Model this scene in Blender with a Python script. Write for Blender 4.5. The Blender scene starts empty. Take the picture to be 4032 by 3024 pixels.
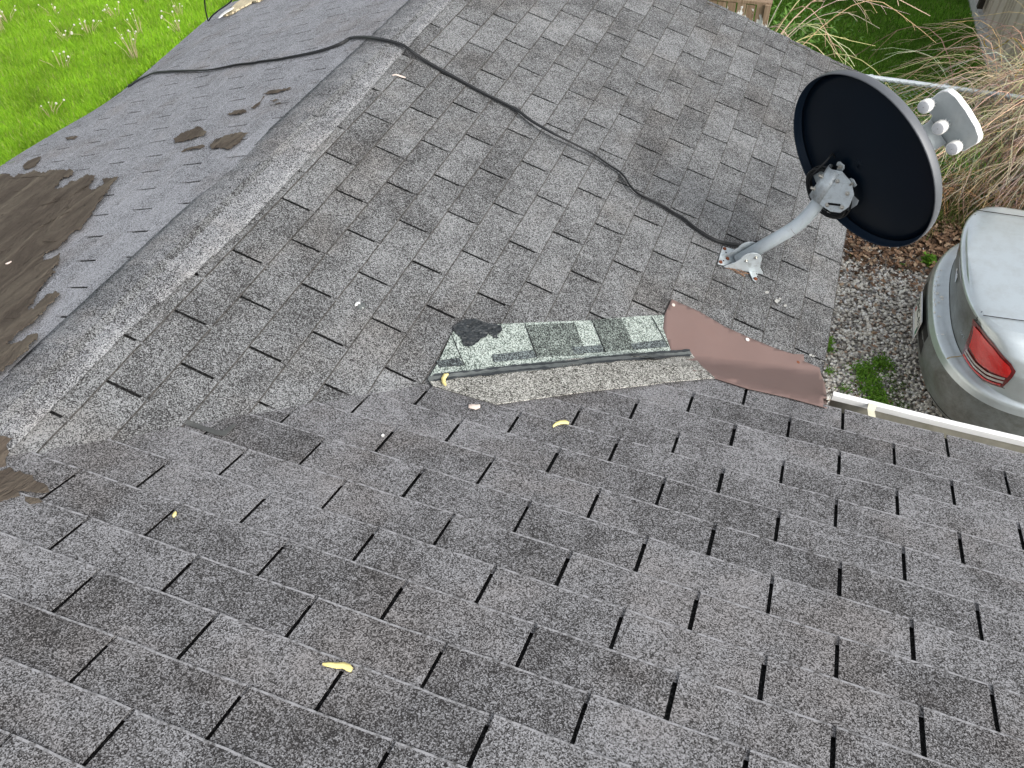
import bpy, bmesh, math, random
import numpy as np
from mathutils.geometry import tessellate_polygon
from mathutils import Vector, Matrix, noise as mnoise
rnd = random.Random(7)
nrg = np.random.default_rng(7)
S = bpy.context.scene
COL = S.collection
# ------------------------------------------------------------------ camera
CR = np.array([[0.932677, 0.3588779, -0.0363349], [0.2456628, -0.7057265, -0.6645299], [-0.2641276, 0.6108656, -0.7463778]])
CC = np.array([0.11247, -1.03335, 1.71347]); CF = 3091.70 / 4032.0
cam = bpy.data.cameras.new('camera'); cam.sensor_width = 36.0; cam.lens = CF * 36.0
cam.clip_start = 0.05; cam.clip_end = 400.0
camo = bpy.data.objects.new('camera', cam); COL.objects.link(camo); S.camera = camo
M = Matrix.Identity(4)
for i in range(3):
    M[i][0] = CR[0][i]; M[i][1] = -CR[1][i]; M[i][2] = -CR[2][i]; M[i][3] = CC[i]
camo.matrix_world = M
# ------------------------------------------------------------------ light: bright overcast, weak soft sun from the right
SUN_EL, SUN_AZ = math.radians(36), math.radians(-22)      # azimuth from +X towards +Y
sd = Vector((math.cos(SUN_EL)*math.cos(SUN_AZ), math.cos(SUN_EL)*math.sin(SUN_AZ), math.sin(SUN_EL)))
w = bpy.data.worlds.new('World'); S.world = w; w.use_nodes = True
nt = w.node_tree; bgn = nt.nodes['Background']
sky = nt.nodes.new('ShaderNodeTexSky'); sky.sky_type = 'NISHITA'; sky.sun_disc = False
sky.sun_elevation = SUN_EL; sky.sun_rotation = math.radians(90) - SUN_AZ
sky.dust_density = 4.0; sky.ozone_density = 1.0; sky.air_density = 1.0
hs = nt.nodes.new('ShaderNodeHueSaturation'); hs.inputs['Saturation'].default_value = 0.25; hs.inputs['Value'].default_value = 1.0
nt.links.new(sky.outputs[0], hs.inputs['Color']); nt.links.new(hs.outputs[0], bgn.inputs['Color'])
bgn.inputs['Strength'].default_value = 0.15
sl = bpy.data.lights.new('sun', 'SUN'); sl.energy = 0.85; sl.angle = math.radians(24); sl.color = (1.0, 0.975, 0.945)
so = bpy.data.objects.new('sun', sl); COL.objects.link(so)
so.rotation_euler = sd.to_track_quat('Z', 'Y').to_euler(); so.location = (6, 2, 8)
S.view_settings.view_transform = 'Standard'; S.view_settings.look = 'None'
S.view_settings.exposure = 0.95; S.view_settings.gamma = 1.0; S.view_settings.use_curve_mapping = False
S.render.engine = 'CYCLES'
# ------------------------------------------------------------------ helpers
def mesh(name, v, f):
    me = bpy.data.meshes.new(name)
    me.from_pydata([tuple(map(float, p)) for p in v], [], [tuple(map(int, q)) for q in f]); me.update()
    return me
def obj(name, me, mat=None, parent=None, smooth=False, label=None, cat=None, group=None, kind=None, loc=None):
    if isinstance(me, tuple): me = mesh(name, *me)
    o = bpy.data.objects.new(name, me); COL.objects.link(o)
    if mat is not None and me is not None and len(me.materials) == 0:
        for m in (mat if isinstance(mat, (list, tuple)) else [mat]): me.materials.append(m)
    if smooth and me is not None:
        me.polygons.foreach_set('use_smooth', [True]*len(me.polygons))
    if parent: o.parent = parent
    if loc is not None: o.location = loc
    tag(o, label, cat, group, kind)
    return o
def tag(o, label=None, cat=None, group=None, kind=None):
    if label: o['label'] = label
    if cat: o['category'] = cat
    if group: o['group'] = group
    if kind: o['kind'] = kind
    return o
def empty(name, label, cat, group=None, loc=(0,0,0)):
    o = bpy.data.objects.new(name, None); COL.objects.link(o); o.location = loc; o.empty_display_size = 0.1
    return tag(o, label, cat, group)
class MB:
    def __init__(s): s.v = []; s.f = []; s.m = []
    def add(s, v, f, mi=0):
        n = len(s.v); s.v += [tuple(p) for p in v]; s.f += [tuple(i+n for i in q) for q in f]; s.m += [mi]*len(f)
    def box(s, c, d, rot=None, mi=0):
        v = [Vector((x*d[0]/2, y*d[1]/2, z*d[2]/2)) for x in (-1,1) for y in (-1,1) for z in (-1,1)]
        if rot is not None: v = [rot @ p for p in v]
        s.add([p+Vector(c) for p in v], [(0,1,3,2),(4,6,7,5),(0,4,5,1),(2,3,7,6),(0,2,6,4),(1,5,7,3)], mi)
    def tube(s, pts, r, k=8, cap=True, mi=0):
        pts = [Vector(p) for p in pts]; n = len(pts); rr = r if isinstance(r, (list, tuple)) else [r]*n
        ring = []; up = None
        for i, p in enumerate(pts):
            t = (pts[min(i+1,n-1)] - pts[max(i-1,0)]).normalized()
            if up is None: up = t.orthogonal().normalized()
            up = (up - t*up.dot(t)).normalized(); b = t.cross(up)
            ring.append([p + (up*math.cos(2*math.pi*j/k) + b*math.sin(2*math.pi*j/k))*rr[i] for j in range(k)])
        v = [q for g in ring for q in g]
        f = [(i*k+j, i*k+(j+1)%k, (i+1)*k+(j+1)%k, (i+1)*k+j) for i in range(n-1) for j in range(k)]
        if cap: f += [tuple(range(k-1,-1,-1)), tuple((n-1)*k+j for j in range(k))]
        s.add(v, f, mi)
    def lathe(s, prof, O, ax, k=20, mi=0):      # prof: (radius, distance along the axis)
        ax = Vector(ax).normalized(); a = ax.orthogonal().normalized(); b = ax.cross(a); O = Vector(O)
        v = [O + ax*h + (a*math.cos(2*math.pi*j/k) + b*math.sin(2*math.pi*j/k))*r for r, h in prof for j in range(k)]
        n = len(prof)
        f = [(i*k+j, i*k+(j+1)%k, (i+1)*k+(j+1)%k, (i+1)*k+j) for i in range(n-1) for j in range(k)]
        f += [tuple(range(k-1,-1,-1)), tuple((n-1)*k+j for j in range(k))]
        s.add(v, f, mi)
    def prism(s, poly, O, ex, ey, ez, t, mi=0):  # flat outline in (ex,ey), thickness t along ez
        O, ex, ey, ez = Vector(O), Vector(ex), Vector(ey), Vector(ez); n = len(poly)
        v = [O+ex*x+ey*y for x, y in poly] + [O+ex*x+ey*y+ez*t for x, y in poly]
        s.add(v, [tuple(range(n-1,-1,-1)), tuple(range(n,2*n))] + [(i,(i+1)%n,n+(i+1)%n,n+i) for i in range(n)], mi)
    def build(s, name, mat, parent=None, smooth=False, **k):
        me = mesh(name, s.v, s.f)
        for m in (mat if isinstance(mat, (list, tuple)) else [mat]): me.materials.append(m)
        me.polygons.foreach_set('material_index', s.m)
        bm = bmesh.new(); bm.from_mesh(me); bmesh.ops.recalc_face_normals(bm, faces=bm.faces); bm.to_mesh(me); bm.free()
        return obj(name, me, None, parent, smooth, **k)
def bevel(o, wdt, seg=2):
    m = o.modifiers.new('bevel', 'BEVEL'); m.width = wdt; m.segments = seg; m.limit_method = 'ANGLE'; m.angle_limit = math.radians(35)
    return o
def solid(o, t, off=-1):
    m = o.modifiers.new('solid', 'SOLIDIFY'); m.thickness = t; m.offset = off; return o
def n3(x, y, z=0.0): return mnoise.noise(Vector((x, y, z)))
# ------------------------------------------------------------------ materials
class NT:
    def __init__(s, name):
        s.m = bpy.data.materials.new(name); s.m.use_nodes = True; s.t = s.m.node_tree
        s.b = s.t.nodes['Principled BSDF']
        g = s.t.nodes.new('ShaderNodeNewGeometry'); s.pos = g.outputs['Position']
    def n(s, ty, **k):
        o = s.t.nodes.new(ty)
        for a, b in k.items(): setattr(o, a, b)
        return o
    def put(s, sock, v):
        if v is None: return
        if isinstance(v, bpy.types.NodeSocket): s.t.links.new(v, sock)
        elif isinstance(v, (tuple, list)) and len(v) == 3 and sock.type == 'RGBA': sock.default_value = (*v, 1)
        else: sock.default_value = v
    def noise(s, sc, det=3, rough=.55, vec=None, col=False, dist=0):
        o = s.n('ShaderNodeTexNoise'); s.put(o.inputs['Vector'], vec or s.pos)
        o.inputs['Scale'].default_value = sc; o.inputs['Detail'].default_value = det; o.inputs['Roughness'].default_value = rough; o.inputs['Distortion'].default_value = dist
        return o.outputs[1 if col else 0]
    def vor(s, sc, out=0, vec=None, feat='F1', rnd_=1.0):
        o = s.n('ShaderNodeTexVoronoi', feature=feat); s.put(o.inputs['Vector'], vec or s.pos); o.inputs['Scale'].default_value = sc
        o.inputs['Randomness'].default_value = rnd_
        return o.outputs[out]
    def ramp(s, f, stops, interp='LINEAR'):
        o = s.n('ShaderNodeValToRGB'); s.put(o.inputs[0], f); e = o.color_ramp.elements; o.color_ramp.interpolation = interp
        while len(e) < len(stops): e.new(.5)
        for a, (p_, c) in zip(e, stops):
            a.position = p_; a.color = (*c, 1) if isinstance(c, tuple) else (c, c, c, 1)
        return o.outputs[0]
    def mix(s, f, a, b, mode='MIX'):
        o = s.n('ShaderNodeMix', data_type='RGBA', blend_type=mode); s.put(o.inputs[0], f); s.put(o.inputs[6], a); s.put(o.inputs[7], b)
        return o.outputs[2]
    def mth(s, op, a, b=None, c=None):
        o = s.n('ShaderNodeMath', operation=op); s.put(o.inputs[0], a); s.put(o.inputs[1], b); s.put(o.inputs[2], c); return o.outputs[0]
    def scale(s, k, vec=None):
        o = s.n('ShaderNodeVectorMath', operation='MULTIPLY'); s.put(o.inputs[0], vec or s.pos); o.inputs[1].default_value = k; return o.outputs[0]
    def rand(s): return s.n('ShaderNodeObjectInfo').outputs['Random']
    def attr(s, name): 
        o = s.n('ShaderNodeAttribute'); o.attribute_name = name; return o.outputs['Color']
    def bump(s, h, st=.3, d=.002, nrm=None):
        o = s.n('ShaderNodeBump'); s.put(o.inputs['Height'], h); o.inputs['Strength'].default_value = st; o.inputs['Distance'].default_value = d
        if nrm: s.put(o.inputs['Normal'], nrm)
        return o.outputs[0]
    def fin(s, col, rough=.8, spec=.3, metal=0, nrm=None, coat=0, **k):
        s.put(s.b.inputs['Base Color'], col); s.put(s.b.inputs['Roughness'], rough); s.put(s.b.inputs['Specular IOR Level'], spec)
        s.put(s.b.inputs['Metallic'], metal); s.put(s.b.inputs['Normal'], nrm); s.put(s.b.inputs['Coat Weight'], coat)
        for a, b in k.items(): s.put(s.b.inputs[a], b)
        return s.m
def granules(name, dark=(.030,.028,.028), mid=(.135,.132,.132), light=(.46,.46,.475), cover=.0, sc=380, brown=(.040,.036,.0325), blotch=.5, tint=None, spec=.25):
    k = NT(name)
    g = k.vor(sc, 1)                                   # one random value per granule
    sep = k.n('ShaderNodeSeparateColor'); k.put(sep.inputs[0], g)
    big = k.noise(5.5, 4, .6); med = k.noise(26, 3, .6); fine = k.noise(210, 2, .5)
    r = k.mth('ADD', sep.outputs[0], k.mth('MULTIPLY', k.mth('SUBTRACT', fine, .5), .9))
    r = k.mth('ADD', r, k.mth('MULTIPLY', k.mth('SUBTRACT', big, .5), .75*blotch*2))
    r = k.mth('ADD', r, k.mth('MULTIPLY', k.mth('SUBTRACT', med, .5), .45))
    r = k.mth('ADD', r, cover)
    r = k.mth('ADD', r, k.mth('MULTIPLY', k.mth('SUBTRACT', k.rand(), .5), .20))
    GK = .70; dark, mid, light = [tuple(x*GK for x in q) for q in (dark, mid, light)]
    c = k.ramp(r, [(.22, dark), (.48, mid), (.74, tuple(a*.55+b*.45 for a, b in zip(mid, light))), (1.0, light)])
    bm = k.ramp(k.noise(3.1, 3, .6, vec=k.scale((1,1,1.7))), [(.50, 0.), (.68, 1.)])
    c = k.mix(k.mth('MULTIPLY', bm, .45), c, k.mix(1.0, c, tuple(x/.05 for x in brown), 'MULTIPLY'))
    if tint: c = k.mix(1.0, c, tint, 'MULTIPLY')
    h = k.mth('ADD', k.vor(sc, 0), k.mth('MULTIPLY', fine, .6))
    return k.fin(c, .88, spec, nrm=k.bump(h, .45, .0016))
MA = granules('granules_main_roof', cover=.035, sc=430, dark=(.036,.034,.034), mid=(.145,.143,.143), light=(.42,.42,.435), blotch=.55)
MBm = granules('granules_wing_near', cover=.04, sc=400, mid=(.128,.131,.133), light=(.385,.395,.40), blotch=.45)
MC_ = granules('granules_wing_far_sheen', cover=.32, sc=400, mid=(.16,.165,.175), light=(.48,.49,.52), blotch=.35)  # paler and bluer: sky sheen at a low angle is put into the colour
MPL = granules('granules_patch_light', dark=(.06,.075,.065), mid=(.26,.31,.28), light=(.62,.69,.64), cover=.04, sc=330, brown=(.05,.05,.05), blotch=.35)
MPD = granules('granules_patch_dark', dark=(.03,.035,.033), mid=(.12,.14,.13), light=(.40,.46,.42), cover=-.04, sc=330, brown=(.05,.05,.05), blotch=.3)
MPB = granules('granules_patch_band', dark=(.03,.034,.036), mid=(.085,.10,.105), light=(.28,.33,.33), cover=-.08, sc=330, brown=(.05,.05,.05), blotch=.2)
MPT = granules('granules_patch_tan', dark=(.04,.038,.03), mid=(.28,.275,.245), light=(.80,.79,.73), cover=.15, sc=330, brown=(.05,.05,.05), blotch=.3)
MCAP = granules('granules_ridge', cover=.05, sc=400, mid=(.155,.16,.170), light=(.46,.47,.48), blotch=.3)
def edge_mat(name, a, b):
    k = NT(name); c = k.ramp(k.noise(70, 3, .7), [(.34, a), (.56, b)]); return k.fin(c, .9, .2, nrm=k.bump(k.noise(400,2), .4, .001))
ME_A = edge_mat('worn_edge_main', (.06,.058,.056), (.27,.27,.28))
ME_B = edge_mat('dark_edge_wing', (.018,.017,.015), (.085,.08,.075))  # dark strip along the butt edges of the wing courses
MDK = NT('slot_asphalt'); MDK = MDK.fin(MDK.ramp(MDK.vor(300, 1), [(.55,.008),(.95,.05)]), .9, .15)
k = NT('exposed_felt')
st = k.noise(6, 5, .65, vec=k.scale((1.0, .35, 1.0)), dist=1.2); fl = k.noise(38, 5, .7, vec=k.scale((1.0,.4,1.0)), dist=.8)
c = k.ramp(st, [(.28,(.062,.050,.040)),(.46,(.090,.073,.058)),(.62,(.125,.105,.082)),(.82,(.21,.185,.14))])
c = k.mix(k.ramp(fl, [(.33,.7),(.41,0.)]), c, (.03,.023,.018))
MFELT = k.fin(c, .95, .1, nrm=k.bump(k.mth('ADD', k.mth('MULTIPLY', st, 2.5), fl), .9, .014))
def plain(name, col, rough=.5, spec=.5, metal=0, var=.08, sc=30, dirt=None, bumpd=0, coat=0, **kk):
    k = NT(name); a = tuple(max(0, x*(1-var)) for x in col); b = tuple(min(1, x*(1+var)) for x in col)
    c = k.ramp(k.noise(sc, 5, .65), [(.3, a), (.7, b)])
    if dirt: c = k.mix(k.ramp(k.noise(sc*.6, 6, .75, dist=.6), [(.52,0.),(.70,dirt[1])]), c, dirt[0])
    return k.fin(c, rough, spec, metal, nrm=k.bump(k.noise(sc*4, 3), .4, bumpd) if bumpd else None, coat=coat, **kk)
MCABLE = plain('black_cable', (.012,.013,.014), .45, .4)
MGALV = plain('galvanised', (.50,.55,.57), .42, .5, .35, .10, 40, ((.26,.27,.26), .8), .0006)
MMAST = plain('mast_paint', (.50,.56,.59), .38, .5, .15, .06, 18, ((.36,.38,.38), .7), .0004)
MBOLT = plain('bolt_zinc', (.45,.44,.40), .35, .5, .8)
MRUST = plain('rust', (.16,.055,.028), .9, .2, 0, .35, 90)
MDISH = plain('dish_navy', (.0020,.0066,.0140), .36, .16, 0, .10, 4, ((.003,.008,.015), .25))
MRIM = plain('dish_rim_lit', (.095,.102,.112), .45, .5, 0, .05, 10)  # light on the outer flange is put into this grey
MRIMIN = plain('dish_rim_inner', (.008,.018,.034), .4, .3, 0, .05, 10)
MLNB = plain('lnb_grey_plastic', (.44,.48,.49), .5, .4, 0, .08, 22, ((.30,.32,.31), .6))
MLNBW = plain('lnb_white_plastic', (.82,.83,.82), .4, .5, 0, .03, 30)
MCAPW = plain('lnb_cap_white', (.78,.77,.73), .45, .4, 0, .04, 60, ((.55,.52,.47), .5))
MFACE = plain('lnb_cap_face', (.55,.56,.58), .5, .4, 0, .05, 60)
MFLASH = plain('brown_metal', (.165,.112,.100), .55, .3, 0, .05, 7, ((.16,.095,.08), .4), .0003)
MGUTW = plain('gutter_white', (.80,.80,.78), .4, .5, 0, .03, 18, ((.60,.58,.52), .35))
MGUTI = plain('gutter_inside', (.22,.21,.17), .7, .3, 0, .2, 14, ((.16,.15,.11), .8), .001)
MTAR = plain('tar', (.022,.026,.029), .42, .45, 0, .3, 60, None, .006)
MTARG = plain('tar_grey', (.10,.11,.108), .7, .3, 0, .25, 40, None, .003)
MHUSK = plain('yellow_husk', (.78,.66,.27), .6, .3, 0, .10, 60)
MLEAFW = plain('bleached_leaf', (.55,.47,.42), .8, .2, 0, .15, 120)
MWHITE = plain('white_flake', (.75,.75,.72), .7, .3, 0, .06, 90)
MWOODC = plain('cream_wood', (.58,.50,.34), .9, .1, 0, .2, 40, None, .004)
MSOF = plain('house_siding', (.62,.60,.55), .6, .3, 0, .05, 4)
MTRIM = plain('white_trim', (.72,.72,.70), .5, .4, 0, .04, 6)
# ------------------------------------------------------------------ the roof surfaces
TA, TB, TC = 0.317050, 0.312961, math.radians(18.57)
OB = np.array([-1.04475, 1.43368, -0.04076])
OCX, OCY, OCZ = -1.8872, .5405, .0943
GZ = -2.8
nA = np.array([0, math.sin(TA), math.cos(TA)]); nB = np.array([math.sin(TB), 0, math.cos(TB)]); nC = np.array([-math.sin(TC), 0, math.cos(TC)])
def ray(u, v): return CR.T @ np.array([(u-2016)/3091.70, (v-1512)/3091.70, 1.0])
def hitp(u, v, n, o):
    d = ray(u, v); t = n @ (o-CC) / (n @ d); return CC + d*t, t
EAVE_Y = .845; ez0 = -math.tan(TA)*EAVE_Y
nF = np.array([0, .64, 1.0]); nF /= np.linalg.norm(nF); oF = np.array([0, EAVE_Y, ez0])
def sA(q): return .003*n3(q[0]*2.1, q[1]/math.cos(TA)*2.3, 1)
def sB(q): return .004*n3(q[1]*1.7, (q[0]-OB[0])/math.cos(TB)*1.9, 5)
def at(u, v, pl, h=0.0):
    """point of the surface pl under picture position u,v (source pixels); h = height along its normal"""
    if pl == 'A': q = hitp(u, v, nA, nA*h)[0]; return q + nA*sA(q)
    if pl == 'B': q = hitp(u, v, nB, OB+nB*h)[0]; return q + nB*sB(q)
    if pl == 'C': return hitp(u, v, nC, np.array([OCX,OCY,OCZ])+nC*h)[0]
    if pl == 'G': return hitp(u, v, np.array([0,0,1.]), np.array([0,0,GZ+h]))[0]
    if pl == 'V':                     # valley mouth: main roof, then the bridge down to the wing roof
        c = []
        q, t = hitp(u, v, nA, nA*h)
        if q[1] <= EAVE_Y: c.append((t, q))
        q, t = hitp(u, v, nF, oF+nF*h)
        if q[1] > EAVE_Y - .002: c.append((t, q))
        q, t = hitp(u, v, nB, OB+nB*h); c.append((t, q))
        q = min(c, key=lambda z: z[0])[1]; return q + nB*(sA(q)+sB(q))*.6
def zA(y): return -math.tan(TA)*y
def zB(x): return OB[2]-math.tan(TB)*(x-OB[0])
def zC(x): return OCZ+math.tan(TC)*(x-OCX)
RX = -1.679; RZ = .5*(zB(RX)+zC(RX))
def PA(x, v, h=0): 
    s = .003*n3(x*2.1, v*2.3, 1) ; return np.array([x, v*math.cos(TA), -v*math.sin(TA)]) + nA*(h+s)
def PB(y, v, h=0):   # v = distance down the slope from lattice line 0
    s = .004*n3(y*1.7, v*1.9, 5); return OB*np.array([1,0,1]) + np.array([v*math.cos(TB), y, -v*math.sin(TB)]) + nB*(h+s)
def PC(y, v, h=0):   # v = distance down the slope from lattice line 0 of the far slope
    s = .006*n3(y*1.6, v*1.3, 9)
    k = max(0, v-1.72); b = math.exp(-((y-2.35)/.75)**2); s -= .13*k*b + .012*max(0, v-1.55)*b
    return np.array([OCX - v*math.cos(TC), y, OCZ - v*math.sin(TC)]) + nC*(h+s)
house = empty('house', 'house with grey asphalt shingle roofs meeting in a valley, filling most of the picture', 'house')
def quad(name, pts, mat, parent, **k): return obj(name, (pts, [tuple(range(len(pts)))]), mat, parent, **k)
def slab(name, pts, t, nrm, mat, parent, **k):
    m = MB(); n = len(pts); lo = [np.array(p)-np.array(nrm)*t for p in pts]
    m.add(list(pts)+lo, [tuple(range(n)), tuple(range(2*n-1,n-1,-1))]+[(i,(i+1)%n,n+(i+1)%n,n+i) for i in range(n)])
    return m.build(name, mat, parent, **k)
yr = -2.7
PAf = lambda x, y, h: np.array([x, y, zA(y)]) + nA*h
main_roof = slab('main_roof', [PAf(-6,yr,-.006), PAf(5,yr,-.006), PAf(5,EAVE_Y-.012,-.006), PAf(-2.3,EAVE_Y-.012,-.006), PAf(-2.3,-.5,-.006), PAf(-6,-.5,-.006)], .03, nA, MDK, house, label='near roof slope of weathered dark grey shingles under the camera')
bx1 = OB[0]+1.53*math.cos(TB)
PBf = lambda x, y, h: np.array([x, y, zB(x)]) + nB*h
wing_near = slab('wing_roof', [PBf(RX,-.9,-.007), PBf(bx1-.01,-.1,-.007), PBf(bx1-.01,3.585,-.007), PBf(RX,3.585,-.007)], .03, nB, MDK, house, label='wing roof slope carrying the satellite dish')
gy = [-.9+i*.15 for i in range(31)]; gv = [-.215+i*.1065 for i in range(22)]
vv = [PC(y, v, -.007) for y in gy for v in gv]; nv = len(gv)
wing_far = obj('wing_roof', (vv, [(i*nv+j,(i+1)*nv+j,(i+1)*nv+j+1,i*nv+j+1) for i in range(30) for j in range(nv-1)]), MDK, house, label='far wing roof slope with bare brown felt patches')
solid(wing_far, .03)
# ------------------------------------------------------------------ shingles: one thin slab per tab
EX = .1275; TW = .3048; GAP = .0095; T = .0036
ALINE = {-8:-.988,-7:-.871,-6:-.746,-5:-.622,-4:-.501,-3:-.376,-2:-.251,-1:-.129,0:0,1:.129,2:.257,3:.381,4:.497,5:.622,6:.747,7:.878}
ASLP = {-6:.0309,-5:.0144,-4:.0141,-3:.0064,-2:.0019,-1:-.0013,0:-.009,1:-.0159,2:-.0118,3:-.005,4:-.0015,5:-.0044,6:-.0099,7:-.003}
AOFF = {-6:.003,-5:-.008,-4:-.003,-3:-.004,-2:.008,0:.004,1:.002,3:-.010,4:-.005,5:-.006,6:-.003,7:.002}
def tab(P, x0, x1, vu, vd, seed, nx=6, ew=.0035, lift=1.0):
    """slab from vu(x) (tucked under the course above) to the butt edge vd(x)"""
    r = random.Random(seed); a = r.random()*99; curl = r.uniform(0, .0022)*lift; V = []; F = []; mi = []
    ts = [0, .35, .75]
    for i in range(nx+1):
        f = i/nx; x = x0+(x1-x0)*f
        jx = (.0012*n3(a, f*9) if 0 < i < nx else 0)
        e = vd(x)+.0022*n3(a+3, f*4.2)+.0008*n3(a+7, f*17)
        u = vu(x)-.022
        c = curl*abs(2*f-1)**2
        for k_, t in enumerate(ts): V.append(P(x+jx, u+(e-ew-u)*t/.75*.999 if k_ < 2 else e-ew, T*(.4+1.75*t) + c*t))
        V.append(P(x+jx, e, T*1.95+c*.9)); V.append(P(x+jx, e+.0006, T*.95)); V.append(P(x+jx, u, -.0005))
    m = 6
    for i in range(nx):
        b = i*m; d = b+m
        for j in range(4): F.append((b+j, b+j+1, d+j+1, d+j)); mi.append(1 if j >= 2 else 0)
    for b, s_ in ((0, 1), (nx*m, -1)):
        q = (b, b+5, b+4, b+3, b+2, b+1); F.append(q if s_ < 0 else q[::-1]); mi.append(0)
    return V, F, mi
tabs = []   # (roof, verts, faces, mi, material set)
def add_tabs(roof, P, rows, mats, clip, lim, ew=.0035, nx=6, lift=1.0):
    for (r, vu, vd, off) in rows:
        c0 = int(math.floor((lim[0]-off)/TW))-1
        for c in range(c0, c0+int((lim[1]-lim[0])/TW)+4):
            x0 = off+c*TW+GAP/2; x1 = off+(c+1)*TW-GAP/2
            gw = GAP*(.75+.5*random.Random(r*77+c).random()) - GAP
            x0 = max(x0+gw/2, lim[0]); x1 = min(x1, lim[1])
            if x1-x0 < .02: continue
            xm = (x0+x1)/2; pm = P(xm, (vu(xm)+vd(xm))/2, 0)
            if not clip(pm): continue
            V, F, mi = tab(P, x0, x1, vu, vd, hash((roof.name, r, c)) & 0xffff if False else (r*131+c*17+int(lim[0]*10)) & 0xffff, nx, ew, lift)
            q = (np.array([P(x, v(x), .005) for x, v in ((x0,vu),(x1,vu),(x1,vd),(x0,vd))])-CC) @ CR.T
            ok = q[:,2].min() > .2
            if ok:
                s_ = q[:,:2]/q[:,2:]*3091.70 + [2016,1512]
                ok = s_[:,0].max() > 0 and s_[:,0].min() < 4032 and s_[:,1].max() > 0 and s_[:,1].min() < 3024
                area = abs(sum(s_[i,0]*s_[(i+1)%4,1]-s_[(i+1)%4,0]*s_[i,1] for i in range(4)))/2
            tabs.append(((area if ok else 0), roof, V, F, mi, mats))
def lineA(r):
    v0 = ALINE.get(r, -.988+(r+8)*.125 if r < -8 else .878); s_ = ASLP.get(r, .02 if r < -6 else 0)
    xm = {-8:-.7,-7:-.75,-6:-.6,-5:-.6,-4:-.5,-3:-.4}.get(r, .15 if r < 4 else .45)
    return lambda x: v0 + s_*(max(-1.6, min(1.4, x))-xm)
rows = [(r, lineA(r-1), lineA(r), AOFF.get(r,0)+(r%2)*TW/2) for r in range(-20, 8)]
add_tabs(main_roof, PA, rows, [MA, ME_A], lambda q: q[2] > min(zB(q[0]), zC(q[0]))-.055, (-2.35, 4.2), .0042)
rows = [(-r, (lambda x, r=r: -(r)*EX), (lambda x, r=r: -(r-1)*EX), OB[1]+(r%2)*TW/2) for r in range(-11, 8)]
add_tabs(wing_near, PB, rows, [MBm, ME_B], lambda q: (q[2] > zA(q[1])-.055 or q[1] > EAVE_Y-.05) and q[1] > .3-.7*(q[0] < 0)-.9*(q[0] < -1) and q[0] > RX-.02, (-.9, 3.60), .0030)
EC = .1265
rows = [(k_, (lambda x, k_=k_: (k_-1)*EC), (lambda x, k_=k_: k_*EC), OCY+((k_+1)%2)*TW/2) for k_ in range(0, 18)]
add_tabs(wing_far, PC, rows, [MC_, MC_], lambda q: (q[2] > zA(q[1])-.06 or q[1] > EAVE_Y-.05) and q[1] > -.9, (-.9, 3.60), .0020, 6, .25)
tabs.sort(key=lambda z: -z[0])
for i, (a_, roof, V, F, mi, mats) in enumerate(tabs[:298]):
    c0 = np.mean(V, axis=0); me = mesh('shingle', np.array(V)-c0, F)
    for m in mats: me.materials.append(m)
    me.polygons.foreach_set('material_index', mi)
    obj('shingle', me, None, roof, loc=tuple(c0))
rest = {}
for (a_, roof, V, F, mi, mats) in tabs[298:]:
    rest.setdefault(roof.name, (roof, mats, MB()))[2]
    m = rest[roof.name][2]; n = len(m.v); m.v += [tuple(p) for p in V]; m.f += [tuple(i+n for i in q) for q in F]; m.m += mi
for roof, mats, m in rest.values():
    me = mesh('shingle_field', m.v, m.f)
    for q in mats: me.materials.append(q)
    me.polygons.foreach_set('material_index', m.m)
    obj('shingle_field', me, None, roof, kind='stuff')
# ------------------------------------------------------------------ ridge: overlapping bent cap shingles
CAPX = [(-.9,.10),(-.43,.103),(.03,.100),(.3,.125),(.52,.140),(.84,.134),(1.1,.128),(1.44,.112),(1.95,.093),(2.46,.088),(3.6,.10)]
def cap_shingle(y0, seed):
    r = random.Random(seed); V = []; F = []; L = .178; ny = 4; prof = [-.155,-.12,-.08,-.045,-.018,0,.018,.045,.075,0]
    wb = float(np.interp(y0, *zip(*CAPX))); prof[-1] = wb; prof[-2] = wb*.72
    lift = .010*(1 if .3 < y0 < 1.2 else .45) * r.uniform(.6, 1.2)
    for j in range(ny+1):
        y = y0 + L*j/ny
        for s_ in prof:
            e = .003*n3(seed+.3, y*30) if s_ == wb else 0
            if s_ >= 0: b = np.array([RX+s_*math.cos(TB)+e, y, RZ - s_*math.sin(TB)]); nn = nB
            else: b = np.array([RX+s_*math.cos(TC), y, RZ + s_*math.sin(TC)]); nn = nC
            rnd_ = -.014*math.exp(-(s_/.045)**2)
            h = (.0085 if s_ >= -.05 else .0085-.0045*(-.05-s_)/.105) + rnd_ + .0014*(1-j/ny) + (lift*(s_/wb)**3 if s_ > 0 else 0)
            w_ = math.exp(-(s_/.06)**2); nn = nn*(1-w_)+np.array([0,0,1])*w_
            V.append(b+nn*h)
    n = len(prof)
    for j in range(ny):
        for i in range(n-1): F.append((j*n+i, j*n+i+1, (j+1)*n+i+1, (j+1)*n+i))
    return V, F
y = -.78; i = 0
while y < 3.55:
    V, F = cap_shingle(y, i)
    o = obj('ridge_shingle', (V, F), [MCAP, MCAP, ME_B], house, smooth=True)
    if y > 3.4: pass
    o.data.polygons.foreach_set('material_index', [0]*len(F))
    solid(o, .0022, -1)
    y += .1235; i += 1
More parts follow.
